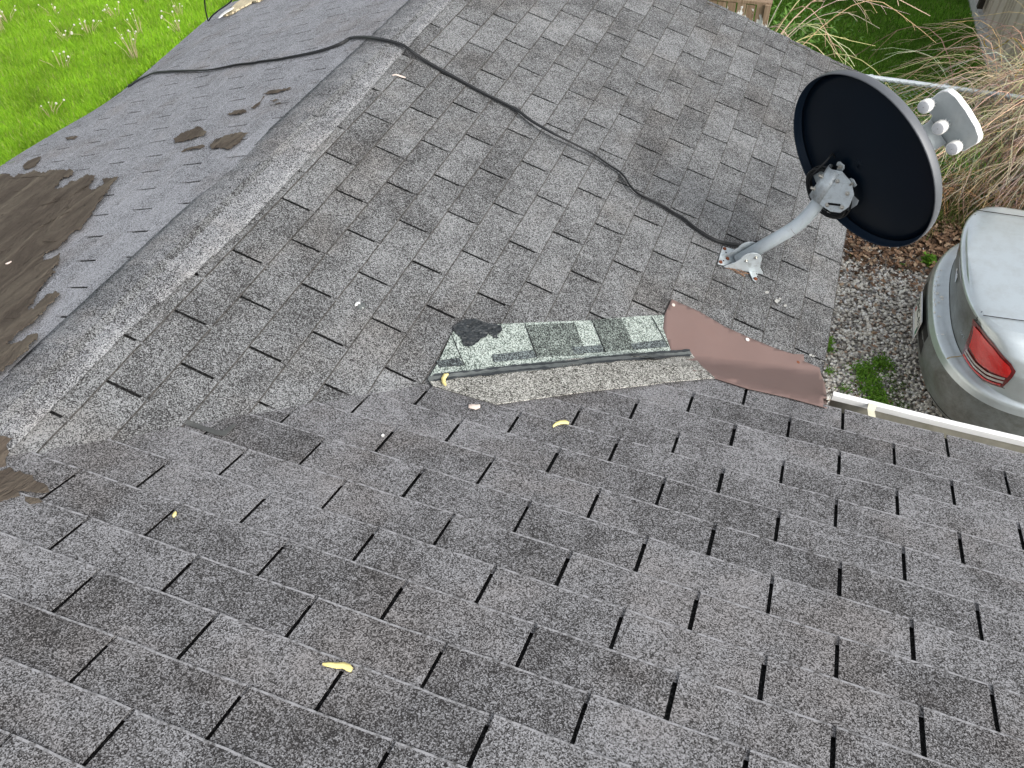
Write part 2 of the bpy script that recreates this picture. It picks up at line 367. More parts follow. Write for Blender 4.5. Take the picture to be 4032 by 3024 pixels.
# ------------------------------------------------------------------ patches laid on the roof
def frac(poly, amp, step, seed):
    out = []; a = seed*13.7
    for i, p0 in enumerate(poly):
        p1 = poly[(i+1) % len(poly)]; L = math.hypot(p1[0]-p0[0], p1[1]-p0[1]); n = max(1, int(L/step))
        nx, ny = (-(p1[1]-p0[1])/max(L,1e-6), (p1[0]-p0[0])/max(L,1e-6))
        for j in range(n):
            t = j/n; x = p0[0]+(p1[0]-p0[0])*t; yv = p0[1]+(p1[1]-p0[1])*t
            d = amp*(n3(x*.035+a, yv*.035)+.6*n3(x*.12+a, yv*.12, 3)+.55*n3(x*.31+a, yv*.31, 6))
            out.append((x+nx*d, yv+ny*d))
    return out
def sheet(name, poly, pl, mat, parent, h=.006, t=.002, grid=60, hf=None, smooth=False, **k):
    bm = bmesh.new(); bv = [bm.verts.new((x, y_, 0)) for x, y_ in poly]
    for tri in tessellate_polygon([[Vector((x, y_, 0)) for x, y_ in poly]]):
        try: bm.faces.new([bv[i] for i in tri])
        except ValueError: pass
    xs = [q[0] for q in poly]; ys = [q[1] for q in poly]
    for ax, lo, hi in ((0, min(xs), max(xs)), (1, min(ys), max(ys))):
        g = math.floor(lo/grid)*grid + grid
        while g < hi:
            co = (g+.37, 0, 0) if ax == 0 else (0, g+.37, 0); no = (1,0,0) if ax == 0 else (0,1,0)
            bmesh.ops.bisect_plane(bm, geom=bm.verts[:]+bm.edges[:]+bm.faces[:], plane_co=co, plane_no=no); g += grid
    bmesh.ops.triangulate(bm, faces=[f for f in bm.faces if len(f.verts) > 4])
    P_ = {}
    for v in bm.verts:
        hh = h + (hf(v.co.x, v.co.y) if hf else 0)
        f = pl(v.co.x, v.co.y, hh) if callable(pl) else at(v.co.x, v.co.y, pl, hh)
        v.co = Vector([float(z) for z in f])
    bmesh.ops.recalc_face_normals(bm, faces=bm.faces)
    if sum(f.normal.z*f.calc_area() for f in bm.faces) < 0: bmesh.ops.reverse_faces(bm, faces=bm.faces)
    me = bpy.data.meshes.new(name); bm.to_mesh(me); bm.free()
    o = obj(name, me, mat, parent, smooth, **k)
    if t: solid(o, t, -1)
    return o
def tl(L, ox=0, oy=0, s=.6076): return [(ox+a*s, oy+b*s) for a, b in L]
def onC(u, v, h):
    q = at(u, v, 'C', h); v_ = (OCX-q[0])/math.cos(TC); return PC(q[1], v_, h+.0035)
big = [(-30,690),(0,680)] + tl([(30,192),(60,205),(120,190),(180,188),(250,178),(298,178),(308,186),(285,210),(255,225),(225,255),(240,262),(290,240),(340,215),(370,200),(398,203),(385,235),(375,262),(400,262),(440,240),(432,222),(460,215),(500,213),(470,245),(430,295),(380,370),(340,420),(300,440),(270,480),(220,515),(180,530),(178,555),(215,545),(250,522),(245,560),(215,590),(232,600),(190,640),(165,665),(150,710),(100,775),(130,765),(170,735),(200,705),(235,685),(255,695),(210,745),(150,810),(100,850),(60,880),(30,912),(60,910),(100,895),(125,880),(160,865),(165,880),(140,905),(110,940),(60,985),(20,1015)], 0, 500, .946) + [(0,1475),(-30,1500)]
hz_ = lambda x, y_: .004*n3(x*.010, y_*.02, 2)+.0020*n3(x*.04, y_*.07, 5)
sheet('exposed_felt', frac(big, 9, 5, 1), onC, MFELT, wing_far, h=.0135, t=.003, grid=22, hf=hz_, label='large bare brown felt patch with torn ragged edge')
small = [[(1130,900),(1180,870),(1240,840),(1300,825),(1345,855),(1320,880),(1250,905),(1190,925),(1140,930)],
 [(1365,950),(1400,915),(1440,890),(1530,865),(1615,862),(1585,900),(1555,930),(1500,970),(1430,968),(1380,972)],
 [(1180,985),(1240,960),(1310,945),(1335,950),(1310,965),(1230,975),(1185,992)], [(700,1085),(740,1058),(800,1045),(840,1045),(800,1070),(740,1085)],
 [(1200,1080),(1240,1068),(1300,1055),(1330,1062),(1290,1075),(1230,1085)], [(1480,742),(1530,715),(1560,710),(1600,718),(1570,735),(1500,745)],
 [(1630,700),(1680,665),(1715,620),(1700,655),(1650,702)], [(1715,610),(1750,590),(1820,580),(1885,562),(1870,580),(1800,597),(1740,605)],
 [(150,1080),(180,1040),(265,1015),(255,1050),(220,1085),(160,1100)], [(1480,825),(1540,808),(1620,800),(1560,820),(1480,830)],
 [(1755,655),(1790,640),(1810,645),(1780,655)], [(430,900),(470,888),(508,885),(480,900)], [(1785,672),(1815,662),(1825,668),(1795,676)]]
for i, q in enumerate(small):
    if i in (3, 4, 9): continue
    sheet('exposed_felt', frac(tl(q), 5.0, 4, i+3), onC, MFELT, wing_far, h=.0085, t=.002, grid=30, hf=lambda x, y_: .003*n3(x*.03, y_*.05))
# low torn flaps of felt inside the bare area
for i, (a, b, L_) in enumerate([((225,306),(262,300),10),((170,330),(290,300),14),((270,342),(305,335),8),((290,300),(390,232),16),((150,430),(300,350),14),((60,270),(95,266),6),((40,215),(200,205),8),((180,478),(240,476),6),((30,800),(90,802),7),((230,300),(262,297),8)]):
    a = (a[0]*.946, 500+a[1]*.946); b = (b[0]*.946, 500+b[1]*.946); n = 7
    up = [(a[0]+(b[0]-a[0])*j/n, a[1]+(b[1]-a[1])*j/n-abs(L_)*.28*math.sin(math.pi*j/n)) for j in range(n+1)]
    lo = [(x, y_+L_*.30*math.sin(math.pi*(j+.5)/(n+1))) for j, (x, y_) in enumerate(up)][::-1]
    sheet('felt_flap', frac(up+lo, 2, 7, i+31), onC, MFELT, wing_far, h=.017, t=.001, grid=40, hf=lambda x, y_: .004*n3(x*.06, y_*.06))
sheet('exposed_felt', frac([(-120,1700),(0,1716),(50,1725),(24,1748),(34,1778),(20,1800),(24,1830),(10,1846),(-120,1980)], 4, 8, 50), lambda u, v, h: at(u, v, 'B', h+.018), MFELT, house, h=.004, t=.002, grid=30, label='bare brown strip on the near end of the ridge')
sheet('exposed_felt', frac([(-120,1870),(10,1852),(40,1840),(56,1858),(80,1856),(95,1866),(130,1870),(132,1888),(155,1897),(185,1912),(193,1934),(170,1940),(118,1932),(73,1932),(79,1952),(40,1958),(0,1974),(-120,2010)], 5, 8, 51), 'A', MFELT, main_roof, h=.0105, t=.002, grid=30, label='bare brown patch at the left foot of the ridge')
sheet('exposed_felt', frac([(96,1955),(150,1962),(168,1975),(120,1984),(98,1970)], 3, 7, 52), 'A', MFELT, main_roof, h=.0105, t=.002, grid=30)
# ------------------------------------------------------------------ brown metal flashing over the valley mouth
zf = lambda L: tl(L, 2600, 1150, .567)
fo = zf([(78,48),(280,140),(450,240),(640,325),(800,390),(925,430),(995,432),(1000,480),(1105,525),(1120,580),(1145,640),(1157,700),(1160,805),(900,735),(600,668),(378,598),(200,560),(80,420),(20,250),(30,155)])
fl_ = sheet('flashing', fo, 'V', MFLASH, house, h=.013, t=.0012, grid=18, smooth=True, label='brown metal flashing bent over the valley mouth at the eave',
      hf=lambda x, y_: .003*n3(x*.006, y_*.008) + .0035*math.exp(-((x-3140)/45)**2-((y_-1425)/30)**2))
for (x, y_), mt in zip(zf([(90,90),(604,330),(955,488)]), (MLEAFW, MGUTW, MRUST)):
    m = MB(); P0 = at(x, y_, 'V', .013); m.lathe([(.0075,0),(.0072,.002),(.004,.0032)], P0, nB, 12)
    m.build('nail_head', mt, fl_)
# ------------------------------------------------------------------ repair patch: pale laminated strip, tar line, tan strip
z4 = lambda L: tl(L, 1650, 1150, .525); z5 = lambda L: tl(L, 2200, 1150, .525)
top = z4([(235,330),(275,268),(600,240),(950,225)])+z5([(250,210),(600,180),(830,170),(880,260),(940,370),(978,440)])
bot = z5([(700,462),(100,520)])+z4([(900,572),(500,615),(65,655)])
patch = sheet('patch_shingle', frac(top+bot+z4([(110,580),(150,520)]), .8, 14, 5), 'V', MPL, house, h=.012, t=.0025, grid=45, label='pale green grey repair shingle with darker rectangles')
for q in (z4([(130,515),(300,490),(335,545),(150,565)]), z4([(548,468),(850,435),(885,492),(560,525)]), z5([(95,412),(318,395),(350,448),(118,462)]), z5([(545,385),(785,355),(822,408),(560,430)])):
    sheet('dark_band', frac(q, 1.2, 8, 7), 'V', MPB, patch, h=.0142, t=.0012, grid=60)  # darker granules of the laminated shingle
for q in (z4([(800,250),(1170,228),(1240,430),(1240,470),(885,492)]), z5([(248,210),(470,195),(560,380),(540,430),(350,446)])):
    sheet('shingle_tab', frac(q, 1.2, 8, 8), 'V', MPD, patch, h=.0136, t=.0010, grid=60)
for a, b in (((235,300),(340,548)), ((792,240),(885,498))): 
    sheet('tab_joint', z4([a,(a[0]+5,a[1]),(b[0]+5,b[1]),b]), 'V', MDK, patch, h=.0150, t=.0008, grid=90)
for a, b in (((246,205),(350,450)), ((694,182),(825,412))):
    sheet('tab_joint', z5([a,(a[0]+5,a[1]),(b[0]+5,b[1]),b]), 'V', MDK, patch, h=.0150, t=.0008, grid=90)
sheet('patch_shingle', frac(z4([(65,650),(500,590),(900,548)])+z5([(100,500),(700,450),(978,432),(1010,480),(1080,560),(1172,640),(850,668),(550,708),(150,750)])+z4([(1238,748),(900,795),(580,838),(100,698)]), .8, 14, 6), 'V', MPT, house, h=.0150, t=.0030, grid=45, label='speckled tan repair strip below the tar line', hf=lambda x, y_: .004*max(0, n3(x*.01, 3)))
tarl = z4([(65,648),(120,612),(400,585),(640,558),(900,528),(1180,505)])+z5([(250,487),(560,462),(800,442),(978,430),(1000,468),(800,478),(560,498),(250,525),(0,556)])+z4([(1200,548),(900,582),(640,608),(500,615),(300,640),(80,668)])
sheet('sealant_bead', frac(tarl, 3.0, 8, 9), 'V', MTARG, house, h=.0180, t=.0018, grid=40, label='grey tar line joining the two repair strips', hf=lambda x, y_: .0015*n3(x*.05, y_*.05))
for off_, sd_ in ((-9, 1), (10, 2)):
    pts = z4([(110,640),(300,615),(520,595),(760,565),(1000,548),(1200,528)])+z5([(200,515),(450,490),(700,472),(985,452)])
    up = [(x, y_+off_-3) for x, y_ in pts]; lo = [(x, y_+off_+3) for x, y_ in pts][::-1]
    sheet('tar_streak', frac(up+lo, 5, 10, 20+sd_), 'V', MTAR, house, h=.0190, t=.0010, grid=70)
smear = z4([(255,262),(300,225),(345,205),(430,200),(480,222),(540,240),(620,245),(615,290),(590,320),(600,350),(560,345),(530,310),(515,300),(500,330),(455,350),(440,375),(400,400),(370,410),(330,380),(310,330),(275,300)])
sheet('tar_smear', frac(smear, 5, 5, 12), 'V', MTAR, house, h=.0185, t=.003, grid=9, label='black tar smear over the upper left corner of the patch', hf=lambda x, y_: .0075*n3(x*.045, y_*.075, 2)+.004*n3(x*.12, y_*.2))
# grey sealant where the last courses were glued, left of the patch
gl = tl([(1215,1060),(1250,1075),(1300,1090),(1400,1125),(1450,1128),(1520,1085),(1530,1095),(1455,1165),(1400,1155),(1300,1120),(1220,1095),(1190,1085)], 0, 1008)
sheet('sealant_smear', frac(gl, 2, 7, 13), 'V', plain('sealant_grey', (.075,.078,.075), .75, .3, 0, .2, 50), house, h=.010, t=.0015, grid=60)
MLICH = plain('lichen', (.34,.34,.32), .9, .1, 0, .3, 300)
# lichen and paint specks near the dish foot
for i, (x, y_, r_) in enumerate([(3020,1151,10),(3058,1184,12),(3072,1176,7),(3092,1203,8),(3192,1398,8),(3203,1402,6),(2977,1572,7),(2830,1610,6),(3178,1612,5),(1506,1714,9)]):
    r_ *= .8; q = [(x+r_*math.cos(a)*(1+1.1*n3(i*3.3, a*1.9)), y_+.7*r_*math.sin(a)*(1+1.1*n3(i*3.3+9, a*1.9))) for a in np.linspace(0, 6.283, 13)[:-1]]
    sheet('lichen_spot', q, 'V', MTARG if i in (6,7,8) else MLICH, house, h=.0095, t=.0006, grid=90)
# broken far corner of the wing roof: cream wood and a white splinter
br = tl([(1440,92),(1480,60),(1510,35),(1545,8),(1600,-30),(1760,-60),(1700,0),(1640,12),(1580,38),(1540,60),(1490,88)])
sheet('exposed_board', frac(br, 3, 7, 14), onC, MWOODC, wing_far, h=.016, t=.01, grid=25, hf=lambda x, y_: .006*n3(x*.05, y_*.05))
sheet('white_splinter', frac(tl([(1415,108),(1440,82),(1470,60),(1520,42),(1508,55),(1462,78),(1425,108)]), 1, 8, 15), onC, MWHITE, wing_far, h=.032, t=.004, grid=60)
# ------------------------------------------------------------------ gutter, fascias, walls
g0, g1 = .425, 4.15
prof = [(.000,-.012),(.004,-.075),(.020,-.088),(.075,-.090),(.088,-.055),(.098,-.030),(.104,-.006),(.104,.004),(.100,.006)]
V = []; F = []; nx = 30
for i in range(nx+1):
    x = g0+(g1-g0)*i/nx; wv = .004*n3(x*1.9, 4)
    for a, b in prof: V.append((x, EAVE_Y-.042+a+wv*(a/.1), ez0-.016+b+.5*wv))
n = len(prof); F = [(i*n+j, i*n+j+1, (i+1)*n+j+1, (i+1)*n+j) for i in range(nx) for j in range(n-1)]
gut = obj('gutter', (V, F), MGUTI, house, smooth=True, label='white edged rain gutter with stained inside along the near eave'); solid(gut, .0012, 0)
V = []; F = []; pr = [(.100,-.014),(.100,.009),(.119,.008),(.1195,-.016),(.116,-.05),(.100,-.075),(.096,-.095)]; n = len(pr)
for i in range(nx+1):
    x = g0+(g1-g0)*i/nx; wv = .004*n3(x*1.9, 4)
    for a, b in pr: V.append((x, EAVE_Y-.042+a+wv, ez0-.016+b+.5*wv))
F = [(i*n+j, i*n+j+1, (i+1)*n+j+1, (i+1)*n+j) for i in range(nx) for j in range(n-1)]
o = obj('gutter_lip', (V, F), MGUTW, gut); bevel(solid(o, .0012, 0), .001)
m = MB(); c = at(3430, 1640, 'A', 0); x = float(c[0])
m.add([(x-.011,EAVE_Y-.01,ez0+.010),(x+.011,EAVE_Y-.01,ez0+.010),(x+.009,EAVE_Y+.03,ez0-.004),(x-.013,EAVE_Y+.03,ez0-.004),(x+.016,EAVE_Y+.060,ez0-.006),(x-.010,EAVE_Y+.060,ez0-.006)], [(0,1,2,3),(3,2,4,5)])
o = m.build('gutter_strap', plain('cream_strap', (.72,.69,.52), .5, .4, 0, .08, 60), gut); solid(o, .002)
m = MB(); m.box((bx1-.045, 2.0, zB(bx1)-.085), (.03, 3.2, .14)); m.build('fascia', MTRIM, house)
m = MB(); m.box((2.5, EAVE_Y-.022, ez0-.12), (5.0, .024, .16)); m.build('fascia', MTRIM, house)
yg = 3.30
m = MB()
m.box(((RX*2-bx1+.35+bx1-.35)/2, yg-.05, (GZ-.55)/2-.25), (2*(bx1-RX)-.7, .1, -(GZ)-.55+.02+0))
m.add([(RX-(bx1-RX)+.35, yg, -.52),(bx1-.35, yg, -.52),(RX, yg, RZ-.14)], [(0,1,2)])
m.box((bx1-.40, 2.0, (GZ-.55)/2), (.1, 2.5, -GZ-.55)); m.box((2*RX-bx1+.40, 1.3, (GZ-.55)/2), (.1, 3.9, -GZ-.55))
m.box((2.4, EAVE_Y-.40, (GZ-.35)/2), (4.6, .1, -GZ-.40)); m.box((-5.0, EAVE_Y-.40, (GZ-.35)/2), (2.0, .1, -GZ-.40))
m.build('wall', MSOF, house)
m = MB(); m.box((-.5, yr-.02, zA(yr)-.02), (11, .3, .02)); m.add([PAf(-6,yr,-.01), PAf(5,yr,-.01), (5, yr-3.2, zA(yr)-1.05), (-6, yr-3.2, zA(yr)-1.05)], [(0,1,2,3)])
m.build('back_roof', MA, house)
# ------------------------------------------------------------------ satellite dish
def cam3(u, v, d): return Vector(CC + ray(u, v)*d)
dish = empty('satellite_dish', 'dark blue satellite dish with rim tinted a lit grey on a bent mast on the wing roof', 'satellite dish', loc=tuple(at(2925, 1030, 'B', .006)))
def dobj(m, name, mat, smooth=False, parent=dish, **k):
    o = m.build(name, mat, parent, smooth, **k); o.matrix_parent_inverse = Matrix.Translation(-Vector(dish.location)) if parent is dish else Matrix.Identity(4)
    return o
DC = cam3(3406, 631, 2.75)
vd_ = Vector(ray(3406, 631)).normalized(); pr_ = Vector(.848*CR[0] - .53*CR[1]); pr_ = (pr_ - vd_*pr_.dot(vd_)).normalized()
ct = .595; st_ = math.sqrt(1-ct*ct); DN = (vd_*ct + pr_*st_).normalized(); DB = -(pr_ - DN*pr_.dot(DN)).normalized(); DM = DN.cross(DB)
RM, RB = .332, .305
def dp(m_, b_, n_): return DC + DM*m_ + DB*b_ + DN*n_
# reflector: shallow bowl bulging backwards, rim turned back
nr, na = 12, 72; V = []; F = []
for i in range(nr+1):
    r_ = i/nr
    for j in range(na):
        a = 2*math.pi*j/na; V.append(dp(RM*r_*.972*math.cos(a), RB*r_*.972*math.sin(a), .004-.030*(1-r_*r_)))
F = [(i*na+j, i*na+(j+1)%na, (i+1)*na+(j+1)%na, (i+1)*na+j) for i in range(nr) for j in range(na)]
m = MB(); m.add(V, F); refl = dobj(m, 'reflector', MDISH, True); solid(refl, .0015, 0)
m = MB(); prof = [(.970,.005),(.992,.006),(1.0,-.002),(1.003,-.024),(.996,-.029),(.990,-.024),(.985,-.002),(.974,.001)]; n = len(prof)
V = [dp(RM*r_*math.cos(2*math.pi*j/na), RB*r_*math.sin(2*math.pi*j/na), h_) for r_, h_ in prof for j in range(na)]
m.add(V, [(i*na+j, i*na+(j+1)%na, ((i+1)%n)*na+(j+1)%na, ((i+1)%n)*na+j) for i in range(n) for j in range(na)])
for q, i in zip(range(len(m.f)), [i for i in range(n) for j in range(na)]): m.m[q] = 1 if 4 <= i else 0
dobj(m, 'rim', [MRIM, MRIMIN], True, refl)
m = MB(); m.lathe([(.004,-.0005),(.004,.0012)], dp(-.100,-.298,-.014), DN.cross(DM)*-1, 8)
# mast
foot = Vector(at(2952, 1000, 'B', .075)); bend = cam3(3172, 872, 2.99); topm = cam3(3258, 742, 2.90)
def arc(a, b, c, rr, n=9):
    d0 = (a-b).normalized(); d1 = (c-b).normalized(); p0 = b+d0*rr; p1 = b+d1*rr
    return [p0*(1-t)**2 + b*2*t*(1-t) + p1*t*t for t in [i/n for i in range(n+1)]]
m = MB(); m.tube([foot-(bend-foot).normalized()*.055] + arc(foot, bend, topm, .085) + [topm], .0258, 20)
dobj(m, 'mast', MMAST, True, label='pale grey bent mast tube')
m = MB(); q = foot.lerp(bend, .78); ax = (bend-foot).normalized(); m.lathe([(.0262,-.001),(.0266,0),(.0262,.001)], q, ax, 20); dobj(m, 'weld_ring', plain('weld', (.28,.29,.29), .6, .3, .1))
# foot: base plate with two raised cheeks
bN = Vector(nB); bY = Vector((0,1,0)); bD = Vector((math.cos(TB), 0, -math.sin(TB)))
F0 = Vector(at(2925, 1030, 'B', 0.0))
def pf(u, v, h): return Vector(at(u, v, 'B', h))
fp = [(2847,969),(2862,972),(2885,985),(2960,1000),(2985,1035),(2993,1039),(2978,1110),(2974,1112),(2963,1105),(2850,1045),(2824,1040),(2833,1005)]
plt = sheet('base_plate', [(x, y_) for x, y_ in [(2846,970),(2900,985),(2985,1030),(2993,1039),(2984,1075),(2976,1112),(2964,1104),(2945,1062),(2880,1036),(2850,1046),(2825,1040),(2834,1004)]], 'B', MGALV, dish, h=.012, t=.003, grid=200)
plt.matrix_parent_inverse = Matrix.Translation(-Vector(dish.location)); bevel(plt, .001)
mdir = (bend-foot).normalized(); side = mdir.cross(bN).normalized(); base_d = bN.cross(side).normalized()
cc0 = foot - bN*.062
for s_ in (-1, 1):
    pts = []
    for a in np.linspace(0, math.pi, 13): pts.append((.044*math.cos(a), .055+.044*math.sin(a)))
    pts = [(.088,-.004),(.080,.008),(.056,.030)] + pts + [(-.056,.030),(-.080,.008),(-.088,-.004)]
    m = MB(); m.prism(pts, cc0+side*s_*.030, base_d, bN, side, .0035)
    ck = dobj(m, 'cheek_plate', MGALV, False); bevel(ck, .0012)
    so_ = .0035 if s_ > 0 else 0
    for (px_, py_, r_) in ((.010,.078,.0075),(-.018,.052,.007)):
        m = MB(); m.lathe([(r_,-.002),(r_,.001),(r_*.62,.0012),(r_*.62,.006),(r_*.4,.008)], cc0+side*(s_*.030+so_+.0005*s_)+base_d*px_+bN*py_, side*s_, 6); m.build('bolt', MBOLT, ck)
m = MB()
for i_ in range(8):
    a = .15+i_*.12; m.box(cc0+side*.0338+base_d*(.030*math.cos(a*2.2)-.006)+bN*(.052-.022*math.sin(a*2.2)), (.005,.005,.0006))
for (x, y_) in ((2852,981),(2836,1034),(2863,1020)):
    m2 = MB(); m2.lathe([(.0085,0),(.0085,.003),(.006,.006)], pf(x, y_, .012), nB, 6); m2.build('lag_bolt', MRUST, plt)
for (x, y_) in ((2983,1046),(2973,1100)):
    m2 = MB(); m2.lathe([(.0085,0),(.0085,.003),(.006,.006)], pf(x, y_, .012), nB, 6); m2.build('lag_bolt', MBOLT if y_ < 1060 else MRUST, plt)
for (x, y_) in ((2857,1003),(2848,1028),(2858,995),(2984,1062),(2979,1080),(2982,1090)):
    m2 = MB(); m2.lathe([(.0035,0),(.0035,.0006)], pf(x, y_, .0122), nB, 8); m2.build('bolt_hole', MDK, plt)
# head: clamp, side plates, ears, cable coil
hub = topm.copy(); ax = (topm-bend).normalized()
sd1 = -(Vector(ray(3290,730)).normalized()*.92) + DM*.30; sd1 = (sd1 - ax*sd1.dot(ax)).normalized(); fw = ax.cross(sd1).normalized()
if fw.dot(DN) < 0: fw = -fw
m = MB()
def fr3(a, b, c): return hub + sd1*a + fw*b + ax*c
for s_ in (-1, 1):
    m = MB(); poly = [(-.036,-.030),(-.034,.075),(.000,.088),(.052,.075),(.084,.045),(.094,.000),(.080,-.034),(.048,-.050),(-.020,-.052)]
    m.prism(poly, hub+sd1*(s_*.034)+fw*.022, fw, ax, sd1*s_, .0028); sp = dobj(m, 'side_plate', MGALV, False); bevel(sp, .001)
    for (a, b) in ((.006,.052),(.062,.036),(.024,-.036),(.074,-.014)):
        m = MB(); m.lathe([(.0085,0),(.0085,.002),(.0055,.0022),(.0055,.007),(.003,.008),(.003,.014)], hub+sd1*(s_*.037)+fw*(a+.022)+ax*b, sd1*s_, 8); m.build('bolt', MBOLT, sp)
    m = MB()
    for i_ in range(9):
        a = i_/8; c_ = hub+sd1*(s_*.0371)+fw*(.048+.036*a)+ax*(-.030+.018*a)
        m.box(c_, (.0062,.0062,.0062))
    m.build('slot', MDK, sp)
m = MB()
cn_ = (-fw*.72+sd1*.70).normalized(); cw_ = ax.cross(cn_).normalized()
pr2 = [(-.040,.012),(-.030,.030),(-.018,.034),(-.010,.041),(.010,.041),(.018,.034),(.030,.030),(.040,.012)]
n_ = len(pr2); V = [hub+cw_*a+cn_*b+ax*c_ for c_ in (-.050,.075) for a, b in pr2]
m.add(V, [(i, i+1, n_+i+1, n_+i) for i in range(n_-1)])
cl = dobj(m, 'mast_clamp', MGALV, True); solid(cl, .003, 0)
for c_ in (-.018, .034):
    for a in (0,):
        m = MB(); m.lathe([(.009,0),(.009,.004),(.0055,.005),(.0055,.016)], hub+cw_*a+cn_*.042+ax*c_, cn_, 8); m.build('bolt', MBOLT, cl)
hb = DC + DM*(-.030) + DB*.190
m = MB(); m.prism([(-.085,-.020),(-.085,.020),(-.03,.035),(.05,.06),(.085,.05),(.085,.0),(.05,-.04),(0,-.07),(-.05,-.05)], hb-DN*.040, DM, DB, DN, .003)
bp = dobj(m, 'back_plate', MGALV, False); bevel(bp, .001)
for (x, y_, ro) in ((3311, 655, .5), (3357, 722, -.2)):
    r_ = ray(x, y_); P0 = Vector(CC + r_*(float(DN.dot(DC-Vector(CC)) - .045)/float(Vector(r_).dot(DN))))
    to = (hb-P0-DN*(hb-P0).dot(DN)).normalized(); sd_ = DN.cross(to)
    m = MB(); m.prism([(-.012,-.010),(-.016,.000),(-.012,.014),(.012,.014),(.020,.004),(.020,-.012)], P0, sd_, to*-1, DN, .003)
    m.prism([(-.012,0),(.012,0),(.012,.06),(-.012,.06)], P0+DN*.001, sd_, to, DN, .003)
    er = dobj(m, 'mounting_ear', MGALV, False); bevel(er, .001)
    m = MB(); m.lathe([(.0075,0),(.0075,.004),(.004,.005),(.004,.012)], P0-DN*.001, -DN, 8); m.build('bolt', MBOLT, er)
for k_, (rr, off) in enumerate(((.102,-.040),(.095,-.047),(.106,-.050),(.099,-.058),(.092,-.055),(.103,-.062))):
    pts = []
    for i in range(57):
        a = 2*math.pi*i/56 * 1.0
        wob = .004*n3(k_*3.1, math.cos(a)*1.3, math.sin(a)*1.3)
        pts.append(hb + DM*((rr+wob)*math.cos(a)) + DB*((rr*.98+wob)*math.sin(a)+.008) + DN*(off+.002*math.sin(3*a+k_)))
    m = MB(); m.tube(pts, .0036, 6); dobj(m, 'cable_coil', MCABLE, True)
c0_ = hb - DB*.060 + DM*.035 - DN*.054
m = MB(); m.tube([hb+DM*.10-DN*.05-DB*0.02, hb+DM*.088-DN*.07, fr3(.045,-.045,.09), fr3(.02,-.05,.115), fr3(-.005,-.03,.10), fr3(-.01,0,.06)], .0036, 6); dobj(m, 'loose_cable', MCABLE, True)
for a in (2.2,):
    m = MB(); m.tube([hb + DM*(r_*math.cos(a)) + DB*(r_*math.sin(a)) + DN*o_ for r_, o_ in ((.068,-.05),(.085,-.067),(.098,-.05),(.085,-.034),(.068,-.05))], .002, 5); dobj(m, 'cable_tie', MCABLE, False)
# feed arm and the three receiver heads
lc = cam3(3695, 506, 3.02)
pdir = DN; 
LB, LM = DB, DM
def on_plate(u, v, back=.0):
    r_ = Vector(ray(u, v)); P_ = lc + DN*(.062+back); t = DN.dot(P_-Vector(CC))/r_.dot(DN); return Vector(CC)+r_*t
pl_px = [(3694,369),(3715,362),(3732,364),(3760,386),(3800,440),(3836,500),(3850,540),(3846,556),(3836,568),(3795,592),(3740,588),(3716,572),(3704,545),(3655,485),(3674,458),(3668,450),(3655,440),(3660,400)]
V = [on_plate(*q) for q in pl_px]; V2 = [p_+DN*.020 for p_ in V]; n = len(V)
m = MB(); m.add(V, [tuple(range(n))]); o = dobj(m, 'receiver_housing', MLNB)
m = MB(); cen = sum(V, Vector())/n; Vo = [p_+(p_-cen).normalized()*.004 for p_ in V]; V3 = [p_+DN*.024 for p_ in Vo]
m.add(V+Vo+V3, [(i,(i+1)%n,n+(i+1)%n,n+i) for i in range(n)]+[(n+i,n+(i+1)%n,2*n+(i+1)%n,2*n+i) for i in range(n)]+[tuple(range(2*n,3*n))])
bevel(dobj(m, 'housing_shell', MLNBW), .002, 2)
LA = (DN*.42+DB*.17).normalized()
for (u, v) in ((3638,422),(3695,506),(3750,586)):
    P0 = cam3(u, v, 3.02); r_ = .0262
    e = empty('receiver_head', None, None); e.parent = dish; del_ = None
    e.location = P0 - Vector(dish.location)
    m = MB(); m.lathe([(r_*.86,-.004),(r_*.97,.000),(r_,.006),(r_*1.0,.028),(r_*.90,.036),(r_*.55,.040)], (0,0,0), LA, 28); m.build('cap', MCAPW, e, True)
    m = MB(); m.lathe([(.0008,-.0052),(r_*.80,-.0050),(r_*.86,-.0042)], (0,0,0), LA, 28); m.build('cap_face', MFACE, e, True)
    m = MB(); m.lathe([(.0014,-.0066),(.0014,-.005)], (0,0,0), LA, 8); m.build('centre_pip', MTARG, e)
    m = MB(); m.lathe([(r_*.48,.034),(r_*.45,.095)], (0,0,0), LA, 14)
    for i in range(9):
        a = 2*math.pi*i/9; d_ = DM*math.cos(a)+DB*math.sin(a)
        m.add([d_*r_*.4+LA*.036, d_*r_*.66+LA*.036, d_*r_*.82+LA*.066, d_*r_*.4+LA*.066], [(0,1,2,3)])
    o = m.build('ribbed_neck', MLNBW, e); solid(o, .002, 0)
A0 = DC + DB*.335 - DN*.02 + DM*-.01
aq = [(3655,483),(3716,570),(3626,612),(3586,541)]
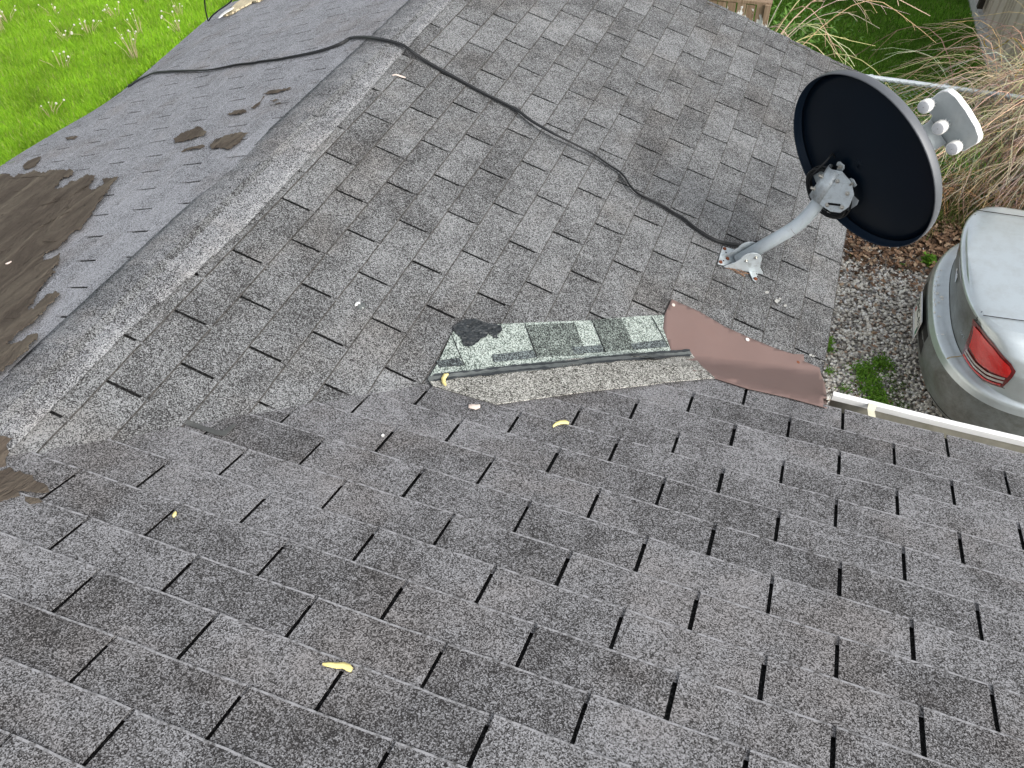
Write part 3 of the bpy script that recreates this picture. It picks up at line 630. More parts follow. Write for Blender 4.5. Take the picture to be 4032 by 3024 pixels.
# tapered box arm from under the lower rim out to the housing
e1a, e1b = on_plate(3657, 480, -.004), on_plate(3716, 570, -.004)
d_ = (e1b-e1a); wv = d_.normalized(); ax_ = -DN; mid = (e1a+e1b)/2; hw = d_.length/2
mid2 = DC + DM*(-.045) + DB*.318 - DN*.03
m = MB(); th = DN.cross(wv).normalized()*.018
def ringp(c_, h_, k_): return [c_-wv*h_-th*k_, c_+wv*h_-th*k_, c_+wv*h_+th*k_, c_-wv*h_+th*k_]
V = ringp(mid, hw*1.02, 1.) + ringp(mid.lerp(mid2, .35), hw*.96, 1.) + ringp(mid2, hw*.8, 1.)
m.add(V, [(0,1,2,3),(11,10,9,8)]+[(a*4+i, a*4+(i+1)%4, a*4+4+(i+1)%4, a*4+4+i) for a in range(2) for i in range(4)])
bevel(dobj(m, 'feed_arm', MLNB), .003, 2)
# pine needles caught under the foot
m = MB()
for i in range(9):
    x = rnd.uniform(2852, 2900); y_ = rnd.uniform(1050, 1062); x2 = rnd.uniform(2925, 2950); y2 = rnd.uniform(1078, 1096)
    mid_ = ((x+x2)/2, (y_+y2)/2+rnd.uniform(-8, 14))
    m.tube([pf(x, y_, .010), pf(*mid_, .012+rnd.uniform(0,.006)), pf(x2, y2, .010)], .0008, 4)
m.build('needle_litter', plain('dry_needle', (.24,.14,.085), .8, .2, 0, .3, 200), None, kind='stuff', label='dry orange pine needles caught under the dish foot', cat='pine needles')
# ------------------------------------------------------------------ cables
def smooth_path(P, sub=4):
    out = []
    for i in range(len(P)-1):
        p0, p1, p2, p3 = P[max(i-1,0)], P[i], P[i+1], P[min(i+2, len(P)-1)]
        for j in range(sub):
            t = j/sub; out.append(.5*((2*p1)+(p2-p0)*t+(2*p0-5*p1+4*p2-p3)*t*t+(3*p1-p0-3*p2+p3)*t**3))
    return out+[P[-1]]
cpx = tl([(838,488),(870,474),(900,468),(1000,465),(1100,462),(1200,458),(1350,455),(1450,440),(1550,422),(1650,412),(1700,402),(1800,390),(1900,370),(2000,350),(2100,325),(2212,285)])+tl([(60,250),(150,242),(250,255)],1344)
P1 = []
for (x, y_) in cpx:
    q = at(x, y_, 'C', .012); P1.append(Vector(PC(q[1], (OCX-q[0])/math.cos(TC), .014)))
P1[0] = P1[0] + Vector((-.03, 0, -.02))
P1 = [P1[0]+Vector((-.02,-.01,-1.6)), P1[0]+Vector((-.035,-.006,-.5)), P1[0]+Vector((-.03,0,-.05))] + P1
hl = {2:.022,3:.018}
P2 = []
b2 = tl([(350,272),(410,297),(450,325),(520,375),(600,425),(700,480),(800,535),(900,590),(1000,640),(1080,680),(1150,720),(1220,775),(1300,825),(1380,870),(1450,905),(1550,955),(1650,1010),(1730,1065),(1800,1110),(1840,1150),(1870,1200),(1920,1250),(2000,1290),(2080,1330),(2150,1375),(2212,1410)],1344)+tl([(60,1460),(130,1510),(200,1550),(280,1575),(380,1588),(440,1583),(490,1565)],2688)
for i, (x, y_) in enumerate(b2):
    h_ = .013+.020*math.exp(-((i-1.5)/1.3)**2)+.028*math.exp(-((i-13)/2.5)**2)+.012*math.exp(-((i-20)/2)**2)
    P2.append(Vector(at(x, y_, 'B', h_)))
e_ = [foot.lerp(bend, .30)-Vector(nB)*.034, foot.lerp(bend, .9)+Vector((.01,.035,0)), topm+Vector((.0,.04,-.03))]
path = smooth_path(P1+P2+e_, 3)
cable = empty('coaxial_cable', 'black twin coaxial cable running over the ridge and down to the dish foot', 'cable', loc=tuple(path[0]))
for k_ in range(3):
    m = MB(); pts = []; L_ = 0
    for i, q in enumerate(path):
        t = (path[min(i+1,len(path)-1)]-path[max(i-1,0)]).normalized(); b = t.cross(Vector((0,0,1)))
        if b.length < .1: b = Vector((0,1,0))
        b.normalize(); u_ = b.cross(t); L_ += (q-path[max(i-1,0)]).length
        ph = L_*1.6 + .8*n3(L_*1.1, 2) ; off = (.0042 if k_ == 0 else -.0042) * math.cos(ph*.9)
        hh = (.0020 if k_ == 0 else -.0020)*math.sin(ph*.9)
        if k_ == 2: sp_ = max(0, n3(L_*1.7, 8)); off = .010+.035*sp_**1.5; hh = -.003
        pts.append(q + b*off + u_*hh)
    m.tube(pts, .0040 if k_ < 2 else .0013, 7); o = m.build('cable_strand' if k_ < 2 else 'ground_wire', MCABLE, cable, True); o.matrix_parent_inverse = Matrix.Translation(-path[0])
def oc(u, v, h=.01):
    q = at(u, v, 'C', .012); return Vector(PC(q[1], (OCX-q[0])/math.cos(TC), h))
base = oc(820, 84)
dz_ = lambda u, v: Vector(hitp(u, v, np.array([0,1,0.]), np.array([0,base[1]+.02,0]))[0])
m = MB(); m.tube(smooth_path([dz_(803,-90), dz_(805,-20), dz_(808,30), dz_(815,66), dz_(821,82), dz_(832,66), dz_(860,42), dz_(895,18), dz_(912,0), dz_(914,-30), dz_(900,-120)], 4), .0048, 7)
m.build('hanging_cable', MCABLE, None, True, label='thin black cable looping up past the far left eave corner', cat='cable')
# ------------------------------------------------------------------ small things lying on the roof
def husk(poly, pl, label, mat=MHUSK, cat='seed husk', name='seed_husk', group='pale seed husks scattered on the shingles', h=.012, bulge=.003):
    xs = [q[0] for q in poly]; ys = [q[1] for q in poly]
    P = [Vector(at(x, y_, pl, h)) for x, y_ in poly]; c_ = sum(P, Vector())/len(P)
    nn = Vector({'A':nA,'B':nB,'V':nB}[pl]); n = len(P)
    m = MB(); V = [p_-nn*.002 for p_ in P]+[p_ for p_ in P]
    k2 = n//2; mid_ = [ (P[i]+P[(n-i-1)%n])/2+nn*bulge for i in range(k2)]
    V += mid_
    f = [(i,(i+1)%n,n+(i+1)%n,n+i) for i in range(n)]
    for i in range(k2-1):
        f.append((n+i, n+i+1, 2*n+i+1, 2*n+i)); j = n-1-i; f.append((n+j, 2*n+i, 2*n+i+1, n+j-1))
    m.add(V, f)
    return m.build(name, mat, None, True, label=label, cat=cat, group=group)
def crescent(pts, wd):   # centre line with widths -> outline
    up = []; lo = []
    for i, (x, y_) in enumerate(pts):
        a = pts[max(i-1,0)]; b = pts[min(i+1,len(pts)-1)]; L_ = math.hypot(b[0]-a[0], b[1]-a[1]); nx_, ny_ = -(b[1]-a[1])/L_, (b[0]-a[0])/L_
        up.append((x+nx_*wd[i], y_+ny_*wd[i])); lo.append((x-nx_*wd[i], y_-ny_*wd[i]))
    return up+lo[::-1]
husk(crescent([(1765,1472),(1754,1476),(1746,1490),(1748,1505),(1757,1517)],[3,9,9,7,3]), 'V', 'yellow hooked seed husk on the left end of the grey tar line', h=.024)
husk(crescent([(2177,1678),(2190,1667),(2207,1661),(2225,1660),(2240,1665)],[3,6,7,7,4]), 'A', 'yellow crescent seed husk lying below the repair patch')
husk(crescent([(1270,2614),(1296,2615),(1325,2619),(1352,2618),(1372,2627),(1386,2637)],[4,9,11,12,14,8]), 'A', 'large yellow seed husk on the lowest shingles near the camera')
husk(crescent([(692,2015),(688,2022),(680,2033)],[4,7,4]), 'A', 'small pale seed husk stuck in a shingle slot at the left')
husk(crescent([(1845,1602),(1858,1599),(1874,1602),(1890,1601)],[2,7,8,2]), 'A', 'bleached curled leaf scrap below the tan repair strip', MLEAFW, 'leaf scrap', 'leaf_scrap', None, bulge=.009)
husk(crescent([(1502,1716),(1508,1712),(1513,1715)],[3,5,3]), 'A', 'tiny white petal scrap on the valley shingles', MWHITE, 'petal', 'petal_scrap', None, h=.011, bulge=.003)
husk(crescent([(1397,1203),(1404,1197),(1412,1195),(1424,1204),(1430,1216)],[3,7,8,7,3]), 'B', 'white paint drip on the middle shingles', MWHITE, 'paint drip', 'paint_drip', None, h=.0095, bulge=.003)
husk(crescent([(1410,1206),(1424,1204),(1438,1203)],[9,13,9]), 'B', 'small grey sealant dab beside the white paint drip', MTARG, 'sealant dab', 'sealant_dab', None, h=.011, bulge=.003)
husk(crescent([(22,1040),(34,1036),(52,1027)],[1,4,2]), 'B', 'pale dry sliver lying on the bare felt at the left edge', MLEAFW, 'leaf scrap', 'leaf_scrap', None, h=.02, bulge=.003).location = Vector(onC(36,1034,.02)) - Vector(at(36,1034,'B',.02))
husk(crescent([(1545,296),(1560,293),(1580,300),(1597,306)],[1,2,3,1]), 'B', 'dry curled twig below the cable near the ridge', MLEAFW, 'twig', 'dry_twig', None, h=.010, bulge=.003)
husk(crescent([(2553,1342),(2560,1341)],[1,1]) , 'B', 'tiny pale crumb on the middle shingles', MLEAFW, 'crumb', 'crumb', None) if False else None
# ------------------------------------------------------------------ ground
def hzp(u, v, z): 
    d = ray(u, v); return CC + d*(z-CC[2])/d[2]
kk = NT('lawn_soil'); gcol = kk.ramp(kk.noise(3.5, 6, .7), [(.3,(.035,.085,.008)),(.6,(.06,.135,.012)),(.8,(.085,.17,.02))])
MLAWN = kk.fin(gcol, .95, .1, nrm=kk.bump(kk.noise(60, 4, .7), .8, .02))
kk = NT('gravel_base'); c = kk.ramp(kk.vor(55, 1), [(.1,(.14,.13,.11)),(.5,(.28,.26,.23)),(.9,(.52,.50,.46))]); MGRB = kk.fin(c, .95, .1, nrm=kk.bump(kk.vor(55, 0), 1, .02))
kk = NT('soil'); MSOIL = kk.fin(kk.ramp(kk.noise(20, 5, .7), [(.3,(.025,.018,.012)),(.7,(.075,.052,.034))]), .95, .1, nrm=kk.bump(kk.noise(50, 4), .8, .02))
obj('ground', ([(-90,-60,GZ-.004),(90,-60,GZ-.004),(90,120,GZ-.004),(-90,120,GZ-.004)], [(0,1,2,3)]), MLAWN, kind='structure')
GX0, GX1, GY0, GY1 = -.2, 9.0, .4, 5.35
obj('gravel_drive', ([(GX0,GY0,GZ),(GX1,GY0,GZ),(GX1,GY1,GZ),(GX0,GY1,GZ)], [(0,1,2,3)]), MGRB, kind='structure')
obj('leaf_bed', ([(-.4,5.05,GZ+.004),(9,5.05,GZ+.004),(9,6.45,GZ+.004),(-.4,6.3,GZ+.004)], [(0,1,2,3)]), MSOIL, kind='structure')
def scatter(name, tv, tf, pos, rot, sc, mat, colvar=None, **k):
    """one mesh of many small copies: tv (n,3), tf (m,3|4); pos (N,3); rot (N,3,3); sc (N,) or (N,3)"""
    N = len(pos); tv = np.asarray(tv, float); tf = np.asarray(tf, int); sc = np.asarray(sc, float)
    if sc.ndim == 1: sc = sc[:,None]*np.ones(3)
    V = np.einsum('nij,nvj->nvi', rot, tv[None]*sc[:,None,:]) + pos[:,None,:]
    F = (tf[None] + (np.arange(N)*len(tv))[:,None,None]).reshape(-1, tf.shape[1])
    me = bpy.data.meshes.new(name); nvv = N*len(tv); nf = len(F); q = tf.shape[1]
    me.vertices.add(nvv); me.vertices.foreach_set('co', V.reshape(-1)); me.loops.add(nf*q); me.polygons.add(nf)
    me.loops.foreach_set('vertex_index', F.reshape(-1)); me.polygons.foreach_set('loop_start', np.arange(nf)*q); me.polygons.foreach_set('loop_total', np.full(nf, q))
    if colvar is not None:
        at_ = me.color_attributes.new('tone', 'FLOAT_COLOR', 'POINT'); c_ = np.repeat(np.c_[colvar, np.ones(N)], len(tv), axis=0); at_.data.foreach_set('color', c_.reshape(-1))
    me.update(); me.validate(); return obj(name, me, mat, **k)
def rotz(a):
    c, s_ = np.cos(a), np.sin(a); z = np.zeros_like(a); o = np.ones_like(a)
    return np.stack([np.stack([c,-s_,z],-1), np.stack([s_,c,z],-1), np.stack([z,z,o],-1)], -2)
def rotx(a):
    c, s_ = np.cos(a), np.sin(a); z = np.zeros_like(a); o = np.ones_like(a)
    return np.stack([np.stack([o,z,z],-1), np.stack([z,c,-s_],-1), np.stack([z,s_,c],-1)], -2)
def tone_mat(name, rough=.8, spec=.3, mul=None, bump=0, trans=0):
    kk = NT(name); c = kk.attr('tone')
    if mul: c = kk.mix(1.0, c, kk.ramp(kk.noise(mul[0], 3), [(.3, mul[1]), (.7, mul[2])]), 'MULTIPLY')
    return kk.fin(c, rough, spec, nrm=kk.bump(kk.noise(bump, 3), .5, .003) if bump else None)
MPEB = tone_mat('pebble', .75, .3, (90, .75, 1.1), 150)
# pebbles: rounded irregular lumps
def lump(seed, n=1):
    bm = bmesh.new(); bmesh.ops.create_icosphere(bm, subdivisions=1, radius=1)
    for v in bm.verts: v.co *= 1+.28*mnoise.noise(v.co*1.1+Vector((seed*5, 0, 0)))
    V = [tuple(v.co) for v in bm.verts]; F = [[x.index for x in f.verts] for f in bm.faces]; bm.free(); return np.array(V), np.array(F)
def rand_rot(N):
    return rotz(nrg.uniform(0, 6.28, N)) @ rotx(nrg.uniform(-.6, .6, N))
def peb_tone(N):
    b = nrg.choice([0,1,2,3,4], N, p=[.34,.26,.18,.14,.08]); base = np.array([(.80,.78,.72),(.62,.59,.53),(.43,.41,.385),(.25,.24,.235),(.36,.27,.21)])[b]
    return base*nrg.uniform(.95, 1.25, (N,1))
for i in range(3):
    N = 9000; V, F = lump(i)
    pos = np.c_[nrg.uniform(.15, 3.3, N), nrg.uniform(2.6, 5.45, N), GZ + nrg.uniform(.000, .020, N)]
    keep = pos[:,1] < 5.25+.15*nrg.standard_normal(N); pos = pos[keep]; N = len(pos)
    sc = np.c_[nrg.uniform(.010, .021, N), nrg.uniform(.009, .016, N), nrg.uniform(.006, .011, N)]
    o = scatter('pebbles', V, F, pos, rand_rot(N), sc, MPEB, np.clip(peb_tone(N), 0, .9), kind='stuff', label='pale crushed gravel covering the drive', cat='gravel', smooth=True)
# leaf litter
MLEAF = tone_mat('dry_leaf', .85, .25, (60, .7, 1.15))
lf = np.array([(0,-1,.0),(.42,-.72,.10),(.30,-.30,.02),(.72,-.08,.16),(.36,.22,.03),(.50,.62,.14),(0,1,.10),(-.50,.58,.14),(-.34,.20,.03),(-.70,-.12,.18),(-.28,-.34,.02),(-.40,-.75,.10),(0,0,-.06)])
lfF = np.array([(i,(i+1)%12,12) for i in range(12)])
def leaf_tone(N):
    b = nrg.choice([0,1,2,3,4], N, p=[.30,.28,.2,.14,.08]); base = np.array([(.19,.115,.07),(.30,.19,.12),(.10,.062,.042),(.42,.31,.21),(.06,.042,.035)])[b]
    return base*nrg.uniform(.75, 1.2, (N,1))
N = 9500; yy = 4.55+1.75*nrg.beta(1.8, 1.5, N); pos = np.c_[nrg.uniform(.2, 3.6, N), yy, GZ+.012+nrg.uniform(0, .045, N)]
pos[:,1] = np.where((pos[:,1] < 4.95) & (nrg.random(N) < .80), pos[:,1]+.75, pos[:,1])
rt = rotz(nrg.uniform(0, 6.28, N)) @ rotx(nrg.normal(0, .5, N))
scatter('leaf_litter', lf, lfF, pos, rt, nrg.uniform(.016, .036, N), MLEAF, leaf_tone(N), kind='stuff', label='brown fallen leaves banked below the fence', cat='fallen leaves')
N = 130; pos = np.c_[nrg.uniform(.3, 1.6, N), nrg.uniform(2.9, 4.9, N), np.full(N, GZ+.030)]
scatter('stray_leaves', lf, lfF, pos, rotz(nrg.uniform(0,6.28,N)), nrg.uniform(.012,.028,N), MLEAF, leaf_tone(N), kind='stuff', label='few stray brown leaves lying on the gravel', cat='fallen leaves')
# grass
MGR = tone_mat('grass_blade', .6, .25)
def grass(name, xy, hlo, hhi, ca, cb, wd, label, lean=.5, cat='grass', base=GZ):
    N = len(xy); tv = np.array([(-.5,0,0),(.5,0,0),(.28,.12,.55),(-.22,.12,.55),(.0,.45,1.0)]); 
    tf = np.array([(0,1,2),(0,2,3),(3,2,4)])
    h_ = nrg.uniform(hlo, hhi, N); rt = rotz(nrg.uniform(0, 6.28, N)) @ rotx(nrg.normal(0, lean, N))
    t_ = nrg.uniform(0, 1, (N,1)); c_ = np.array(ca)*(1-t_)+np.array(cb)*t_
    cl = np.array([n3(x*1.3, y_*1.3, 3)+.6*n3(x*4.5, y_*4.5, 7) for x, y_ in xy]); c_ = c_*(1+.38*cl[:,None])
    dry = nrg.random(N) < .045; c_[dry] = (.36,.33,.14)
    return scatter(name, tv, tf, np.c_[xy, np.full(N, base)], rt, np.c_[nrg.uniform(.6,1.4,N)*wd, h_, h_], MGR, np.clip(c_, 0, 1), kind='stuff', label=label, cat=cat)
def in_poly(N, u0, u1, v0, v1):  # uniform over ground seen between four picture positions (bounding rectangle on the ground)
    P = np.array([hzp(u, v, GZ)[:2] for u in (u0, u1) for v in (v0, v1)]); lo, hi = P.min(0), P.max(0)
    xy = nrg.uniform(lo, hi, (N, 2)); q = (np.c_[xy, np.full(N, GZ+.03)]-CC) @ CR.T; s_ = q[:,:2]/q[:,2:]*3091.70+[2016,1512]
    return xy[(q[:,2] > 0) & (s_[:,0] > u0-60) & (s_[:,0] < u1+60) & (s_[:,1] > v0-60) & (s_[:,1] < v1+60)]
xy = in_poly(520000, 0, 960, 0, 700)
q = (np.c_[xy, np.full(len(xy), GZ)]-CC) @ CR.T; s_ = q[:,:2]/q[:,2:]*3091.70+[2016,1512]; xy = xy[s_[:,1] < 740-.80*s_[:,0]][:170000]
grass('lawn_grass', xy, .045, .10, (.12,.30,.008), (.27,.46,.022), .007, 'bright green unmown lawn to the left of the house', .75)
xy = in_poly(300000, 2980, 3960, 0, 560); xy = xy[(xy[:,1] > 6.15+.1*0)&(xy[:,0] < 2.05+.1*(xy[:,1]-9)*-1)][:110000]
grass('mown_grass', xy, .025, .05, (.085,.22,.012), (.155,.32,.028), .006, 'dark green mown lawn beyond the wire fence', .6)
xy = np.c_[nrg.uniform(.3, 2.6, 9000), nrg.normal(6.05, .22, 9000)]
grass('fence_grass', xy, .06, .20, (.055,.12,.012), (.14,.20,.04), .006, 'rough grass growing along the foot of the fence', .5)
def weeds(name, centers, n, sz, label, ca=(.07,.19,.012), cb=(.15,.30,.03), cat='weeds', up=.03):
    tv = np.array([(0,0,0),(.35,.45,.12),(0,1,.05),(-.35,.45,.12)]); tf = np.array([(0,1,2),(0,2,3)])
    P = []
    for (u, v, su) in centers:
        c_ = hzp(u, v, GZ); P.append(np.c_[nrg.normal(c_[0], su, n), nrg.normal(c_[1], su*1.1, n), GZ+.016+np.abs(nrg.normal(0, up, n))])
    P = np.concatenate(P); N = len(P); t_ = nrg.uniform(0,1,(N,1))
    rt = rotz(nrg.uniform(0,6.28,N)) @ rotx(nrg.normal(.2,.5,N))
    return scatter(name, tv, tf, P, rt, nrg.uniform(.5,1.2,N)*sz, MGR, np.array(ca)*(1-t_)+np.array(cb)*t_, label=label, cat=cat)
weeds('weed_patch', [(3395,1465,.045),(3420,1500,.05),(3435,1545,.05),(3460,1590,.035),(3470,1440,.04)], 420, .022, 'large bright green weed patch in the gravel', up=.012)
weeds('weed_patch', [(3500,1480,.06),(3530,1530,.05),(3480,1560,.05),(3540,1600,.03)], 110, .016, 'sparse dull green weeds between gravel patch and car', (.05,.10,.015), (.10,.16,.03), up=.008)
weeds('weed_patch', [(3320,1540,.03),(3265,1470,.02)], 90, .016, 'small weeds beside the brown flashing corner', up=.01)
weeds('weed_patch', [(3455,1625,.04),(3530,1655,.03)], 130, .016, 'weeds close under the gutter', up=.008)
weeds('weed_patch', [(3258,1350,.02),(3256,1380,.02)], 150, .022, 'weeds at the foot of the wing eave', up=.02)
weeds('weed_tuft', [(3648,1042,.022)], 260, .040, 'lone green tuft in the gravel behind the car', up=.03)
weeds('weed_tuft', [(3550,1055,.02)], 60, .02, 'tiny green sprig left of the lone tuft', up=.015)
# dandelions gone to seed in the left lawn
MST = plain('dry_stalk', (.42,.36,.20), .8, .2, 0, .2, 40); MHEAD = plain('seed_head', (.55,.53,.44), .9, .1, 0, .1, 200)
dl = [(60,160,7,.30,'leftmost'),(15,215,5,.34,'edge'),(365,110,5,.16,''),(430,270,6,.20,''),(415,455,5,.22,''),(760,120,6,.20,''),(575,235,9,.20,''),(910,235,4,.34,''),(1165,110,6,.22,''),(1170,220,6,.26,''),(880,395,9,.42,''),(330,770,4,.22,''),(940,30,3,.25,'')]
dlab = ['tall bleached stalk clump near the left edge of the lawn','dry stalks at the very left edge of the lawn','leaning seed stalk clump below the top left of the lawn','pair of white seed heads left of the lawn centre','brown rooted clump with two white heads above the patchy lower lawn','dandelion clump below the top middle of the lawn','wide dandelion clump with many small white heads in mid lawn','slender stalks just above the tall yellow clump','dandelion clump beside the loop of the hanging cable','white headed clump closest to the roof edge','tall yellow stalk clump where the cable crosses the eave','short clump low down near the roof edge','single leaning stalk at the top of the lawn']
for (cx_, cy_, ns, hh, _), lb in zip(dl, dlab):
    c_ = hzp(cx_*.6076, cy_*.6076, GZ); e = empty('dandelion_clump', lb, 'dandelion', 'dandelions gone to seed in the left lawn', tuple(c_))
    mh = MB()
    m = MB()
    for i in range(ns+3):
        a = rnd.uniform(0, 6.28); r_ = rnd.uniform(0, .07); h_ = hh*rnd.uniform(.5, 1.05); ln = rnd.uniform(0, .12)
        p0 = Vector((r_*math.cos(a), r_*math.sin(a), 0)); p1 = p0+Vector((ln*math.cos(a)*.5, ln*math.sin(a)*.5, h_*.55)); p2 = p0+Vector((ln*math.cos(a)*1.5, ln*math.sin(a)*1.5, h_))
        m.tube([p0, p1, p2], [.0042,.003,.0022], 4)
        if i < ns:
            bm = bmesh.new(); bmesh.ops.create_icosphere(bm, subdivisions=1, radius=rnd.uniform(.008, .016)); V = [v.co+p2 for v in bm.verts]; F = [[x.index for x in f.verts] for f in bm.faces]; bm.free(); mh.add(V, F)
    m.build('stems', MST, e, kind='stuff'); mh.build('seed_heads', MHEAD, e, kind='stuff')
# ------------------------------------------------------------------ chain-link fence
fence = empty('chain_link_fence', 'galvanised chain link fence with pipe rail between gravel and mown lawn', 'fence', loc=(1.1, 6.1, GZ))
def fobj(m, name, mat, sm=False): o = m.build(name, mat, fence, sm); o.matrix_parent_inverse = Matrix.Translation(-Vector(fence.location)); return o
FY = lambda x: 6.10+.02*(x-1.1); RZf = -1.70
m = MB(); m.tube([(-2.6, FY(-2.6), RZf), (.5, FY(.5), RZf), (2.0, FY(2), RZf-.012), (5.5, FY(5.5), RZf)], .021, 10); fobj(m, 'top_rail', MGALV, True)
for x in (-2.4, .02, 2.75, 5.3):
    m = MB(); m.tube([(x, FY(x)+.035, GZ-.1), (x, FY(x)+.035, RZf+.03)], .024, 10); m.lathe([(.030,0),(.030,.02),(.012,.045)], (x, FY(x)+.035, RZf+.02), (0,0,1), 12); fobj(m, 'post', MGALV, True)
m = MB(); pit = .058; hgt = RZf-GZ-.05; n = int(7.6/pit)
for i in range(n):
    x0 = -2.4+i*pit; pts = []; k_ = int(hgt/(pit*.5))
    for j in range(k_+1): pts.append((x0+(pit if (j % 2) else 0), FY(x0)-.024+(.004 if (j+i) % 2 else -.002), RZf+.01-j*pit*.5*1.0))
    m.tube(pts, .0021, 3, False)
fobj(m, 'wire_mesh', plain('mesh_wire', (.30,.36,.36), .5, .4, .3, .1, 30)).__setitem__('kind', 'stuff')
m = MB()
for x in (.55, 1.15, 1.8, 2.4): m.tube([(x+.03*math.cos(a), FY(x)+.0235*math.cos(a), RZf+.0235*math.sin(a)) for a in np.linspace(0, 6.28, 12)], .002, 4)
fobj(m, 'tie_wire', MGALV)
# ------------------------------------------------------------------ shrubs of bare arching canes
MCANE = tone_mat('cane', .7, .3)
def canes(name, label, roots, n, reach, top, dirs, seed, cat='shrub', rad=.0032, group=None, cols=((.36,.23,.13),(.56,.42,.24),(.24,.16,.11),(.62,.45,.15))):
    r = random.Random(seed); e = empty(name, label, cat, group, tuple(roots[0]) )
    for part_ in range(2):
        mv = []; mf = []; mc = []
        for i in range(n//2):
            b = roots[r.randrange(len(roots))]; p = Vector(b)+Vector((r.gauss(0,.16), r.gauss(0,.10), 0))
            a = r.choices(dirs, k=1)[0]+r.gauss(0,.45); L_ = reach*r.uniform(.45,1.15); H = top*r.uniform(.55,1.08)
            d_ = Vector((math.cos(a), math.sin(a), 0)); sdv = Vector((-d_.y, d_.x, 0)); k = 12; pts = []
            bend_ = r.gauss(0,.16); dr = r.uniform(.2,1.05); wob = r.uniform(0,99)
            for j in range(k+1):
                t = j/k; z = H*(math.sin(min(1,t*1.35)*math.pi/2)) - dr*H*max(0,t-.45)**1.7*1.6
                pts.append(p + d_*(L_*t**1.25) + sdv*(bend_*t*t*L_*2+.05*n3(wob, t*3)) + Vector((0,0,max(z, .02)+.03*n3(wob+5, t*4))))
            rr = rad*r.uniform(.6,1.3); col = r.choices(cols, weights=(4,4,3,.5), k=1)[0]; col = tuple(c_*r.uniform(.75,1.15) for c_ in col)
            def put(pts, r0, r1, k=3):
                m_ = MB(); n_ = len(pts); m_.tube(pts, [r0+(r1-r0)*q/(n_-1) for q in range(n_)], k, False); o_ = len(mv); mv.extend(m_.v); mf.extend([tuple(x+o_ for x in f) for f in m_.f]); mc.extend([col]*len(m_.v))
            put(pts, rr*1.3, rr*.5, 4)
            for _ in range(r.randint(2,5)):
                j = r.randint(4, k-1); q0 = pts[j]; tn = (pts[j+1]-pts[j]).normalized(); sw = Vector((r.gauss(0,1), r.gauss(0,1), r.gauss(0,.6))).normalized()
                l2 = r.uniform(.10,.34); q1 = q0+(tn*.8+sw*.55)*l2*.5; q2 = q1+(tn*.7+sw*.35+Vector((0,0,-.25)))*l2*.5; put([q0,q1,q2], rr*.6, rr*.3)
        me = mesh('canes', mv, mf); at_ = me.color_attributes.new('tone','FLOAT_COLOR','POINT'); at_.data.foreach_set('color', np.c_[np.array(mc), np.ones(len(mc))].reshape(-1))
        o = obj('canes', me, MCANE, e, kind='stuff'); o.matrix_parent_inverse = Matrix.Translation(-Vector(e.location))
    return e
W_ = math.pi
canes('bare_shrub', 'large bare shrub of tan arching canes spilling over the fence beside the car', [(2.35,6.25,GZ),(2.15,6.35,GZ),(2.6,6.15,GZ),(1.95,6.30,GZ)], 420, 1.35, 1.45, [W_, W_+.35, W_+.8, W_+1.25, W_-.15, W_+1.7], 3, cols=((.40,.32,.21),(.56,.48,.33),(.25,.19,.14),(.60,.48,.22)))
canes('bare_shrub', 'low tangle of dry twigs at the foot of the fence below the large shrub', [(1.7,5.95,GZ),(2.1,5.9,GZ),(1.4,6.0,GZ),(2.6,5.8,GZ),(3.0,5.9,GZ),(1.0,6.05,GZ)], 170, .75, .62, [W_*1.5, W_, W_*1.25, 0, -.8], 4, rad=.0024)
canes('bare_shrub', 'sparse pale canes arching over the lawn beyond the far roof edge', [(-.62,7.5,GZ),(-.45,7.6,GZ)], 16, 1.45, 1.25, [0, -.3, .35, .1], 12, rad=.0058, cols=((.62,.55,.33),(.74,.67,.44),(.50,.42,.25),(.66,.54,.2)))
# broad leaves under those canes
lv = np.array([(0,0,0),(.10,.3,.10),(.13,.6,.14),(0,1,.02),(-.13,.6,.14),(-.10,.3,.10),(0,.5,.05)]); lvF = np.array([(0,1,6),(1,2,6),(2,3,6),(3,4,6),(4,5,6),(5,0,6)])
N = 700; c_ = hzp(3125, 90, GZ+.35); P = np.c_[nrg.normal(c_[0], .30, N), nrg.normal(c_[1]-.15, .28, N), GZ+nrg.uniform(.02, .5, N)]; t_ = nrg.uniform(0,1,(N,1))
scatter('leafy_weed', lv, lvF, P, rotz(nrg.uniform(0,6.28,N)) @ rotx(nrg.normal(.4,.5,N)), nrg.uniform(.05,.12,N), tone_mat('weed_leaf', .5, .35), np.array((.07,.19,.02))*(1-t_)+np.array((.20,.38,.07))*t_, label='leafy green weeds under pale canes past the roof edge', cat='weeds')
MYC = plain('yellow_bark', (.55,.36,.07), .6, .3, 0, .15, 30)
# long curved canes with yellow bark beside the neighbour's wall
for pts, r_ in (([(4032,200,-1.9),(3990,150,-2.0),(3950,175,-2.2),(3910,192,-2.3),(3880,180,-2.35),(3876,155,-2.35),(3897,138,-2.3)],.006),([(4040,240,-1.5),(4020,270,-1.6),(4000,295,-1.7),(3985,330,-1.8)],.008)):
    m = MB(); m.tube(smooth_path([Vector(hzp(u, v, z)) for u, v, z in pts], 4), r_, 6)
    m.build('yellow_cane', MYC, None, True, label='thin yellow cane curling in front of the beige wall' if r_ < .007 else 'short thick yellow cane at the right edge above the shrub', cat='cane')
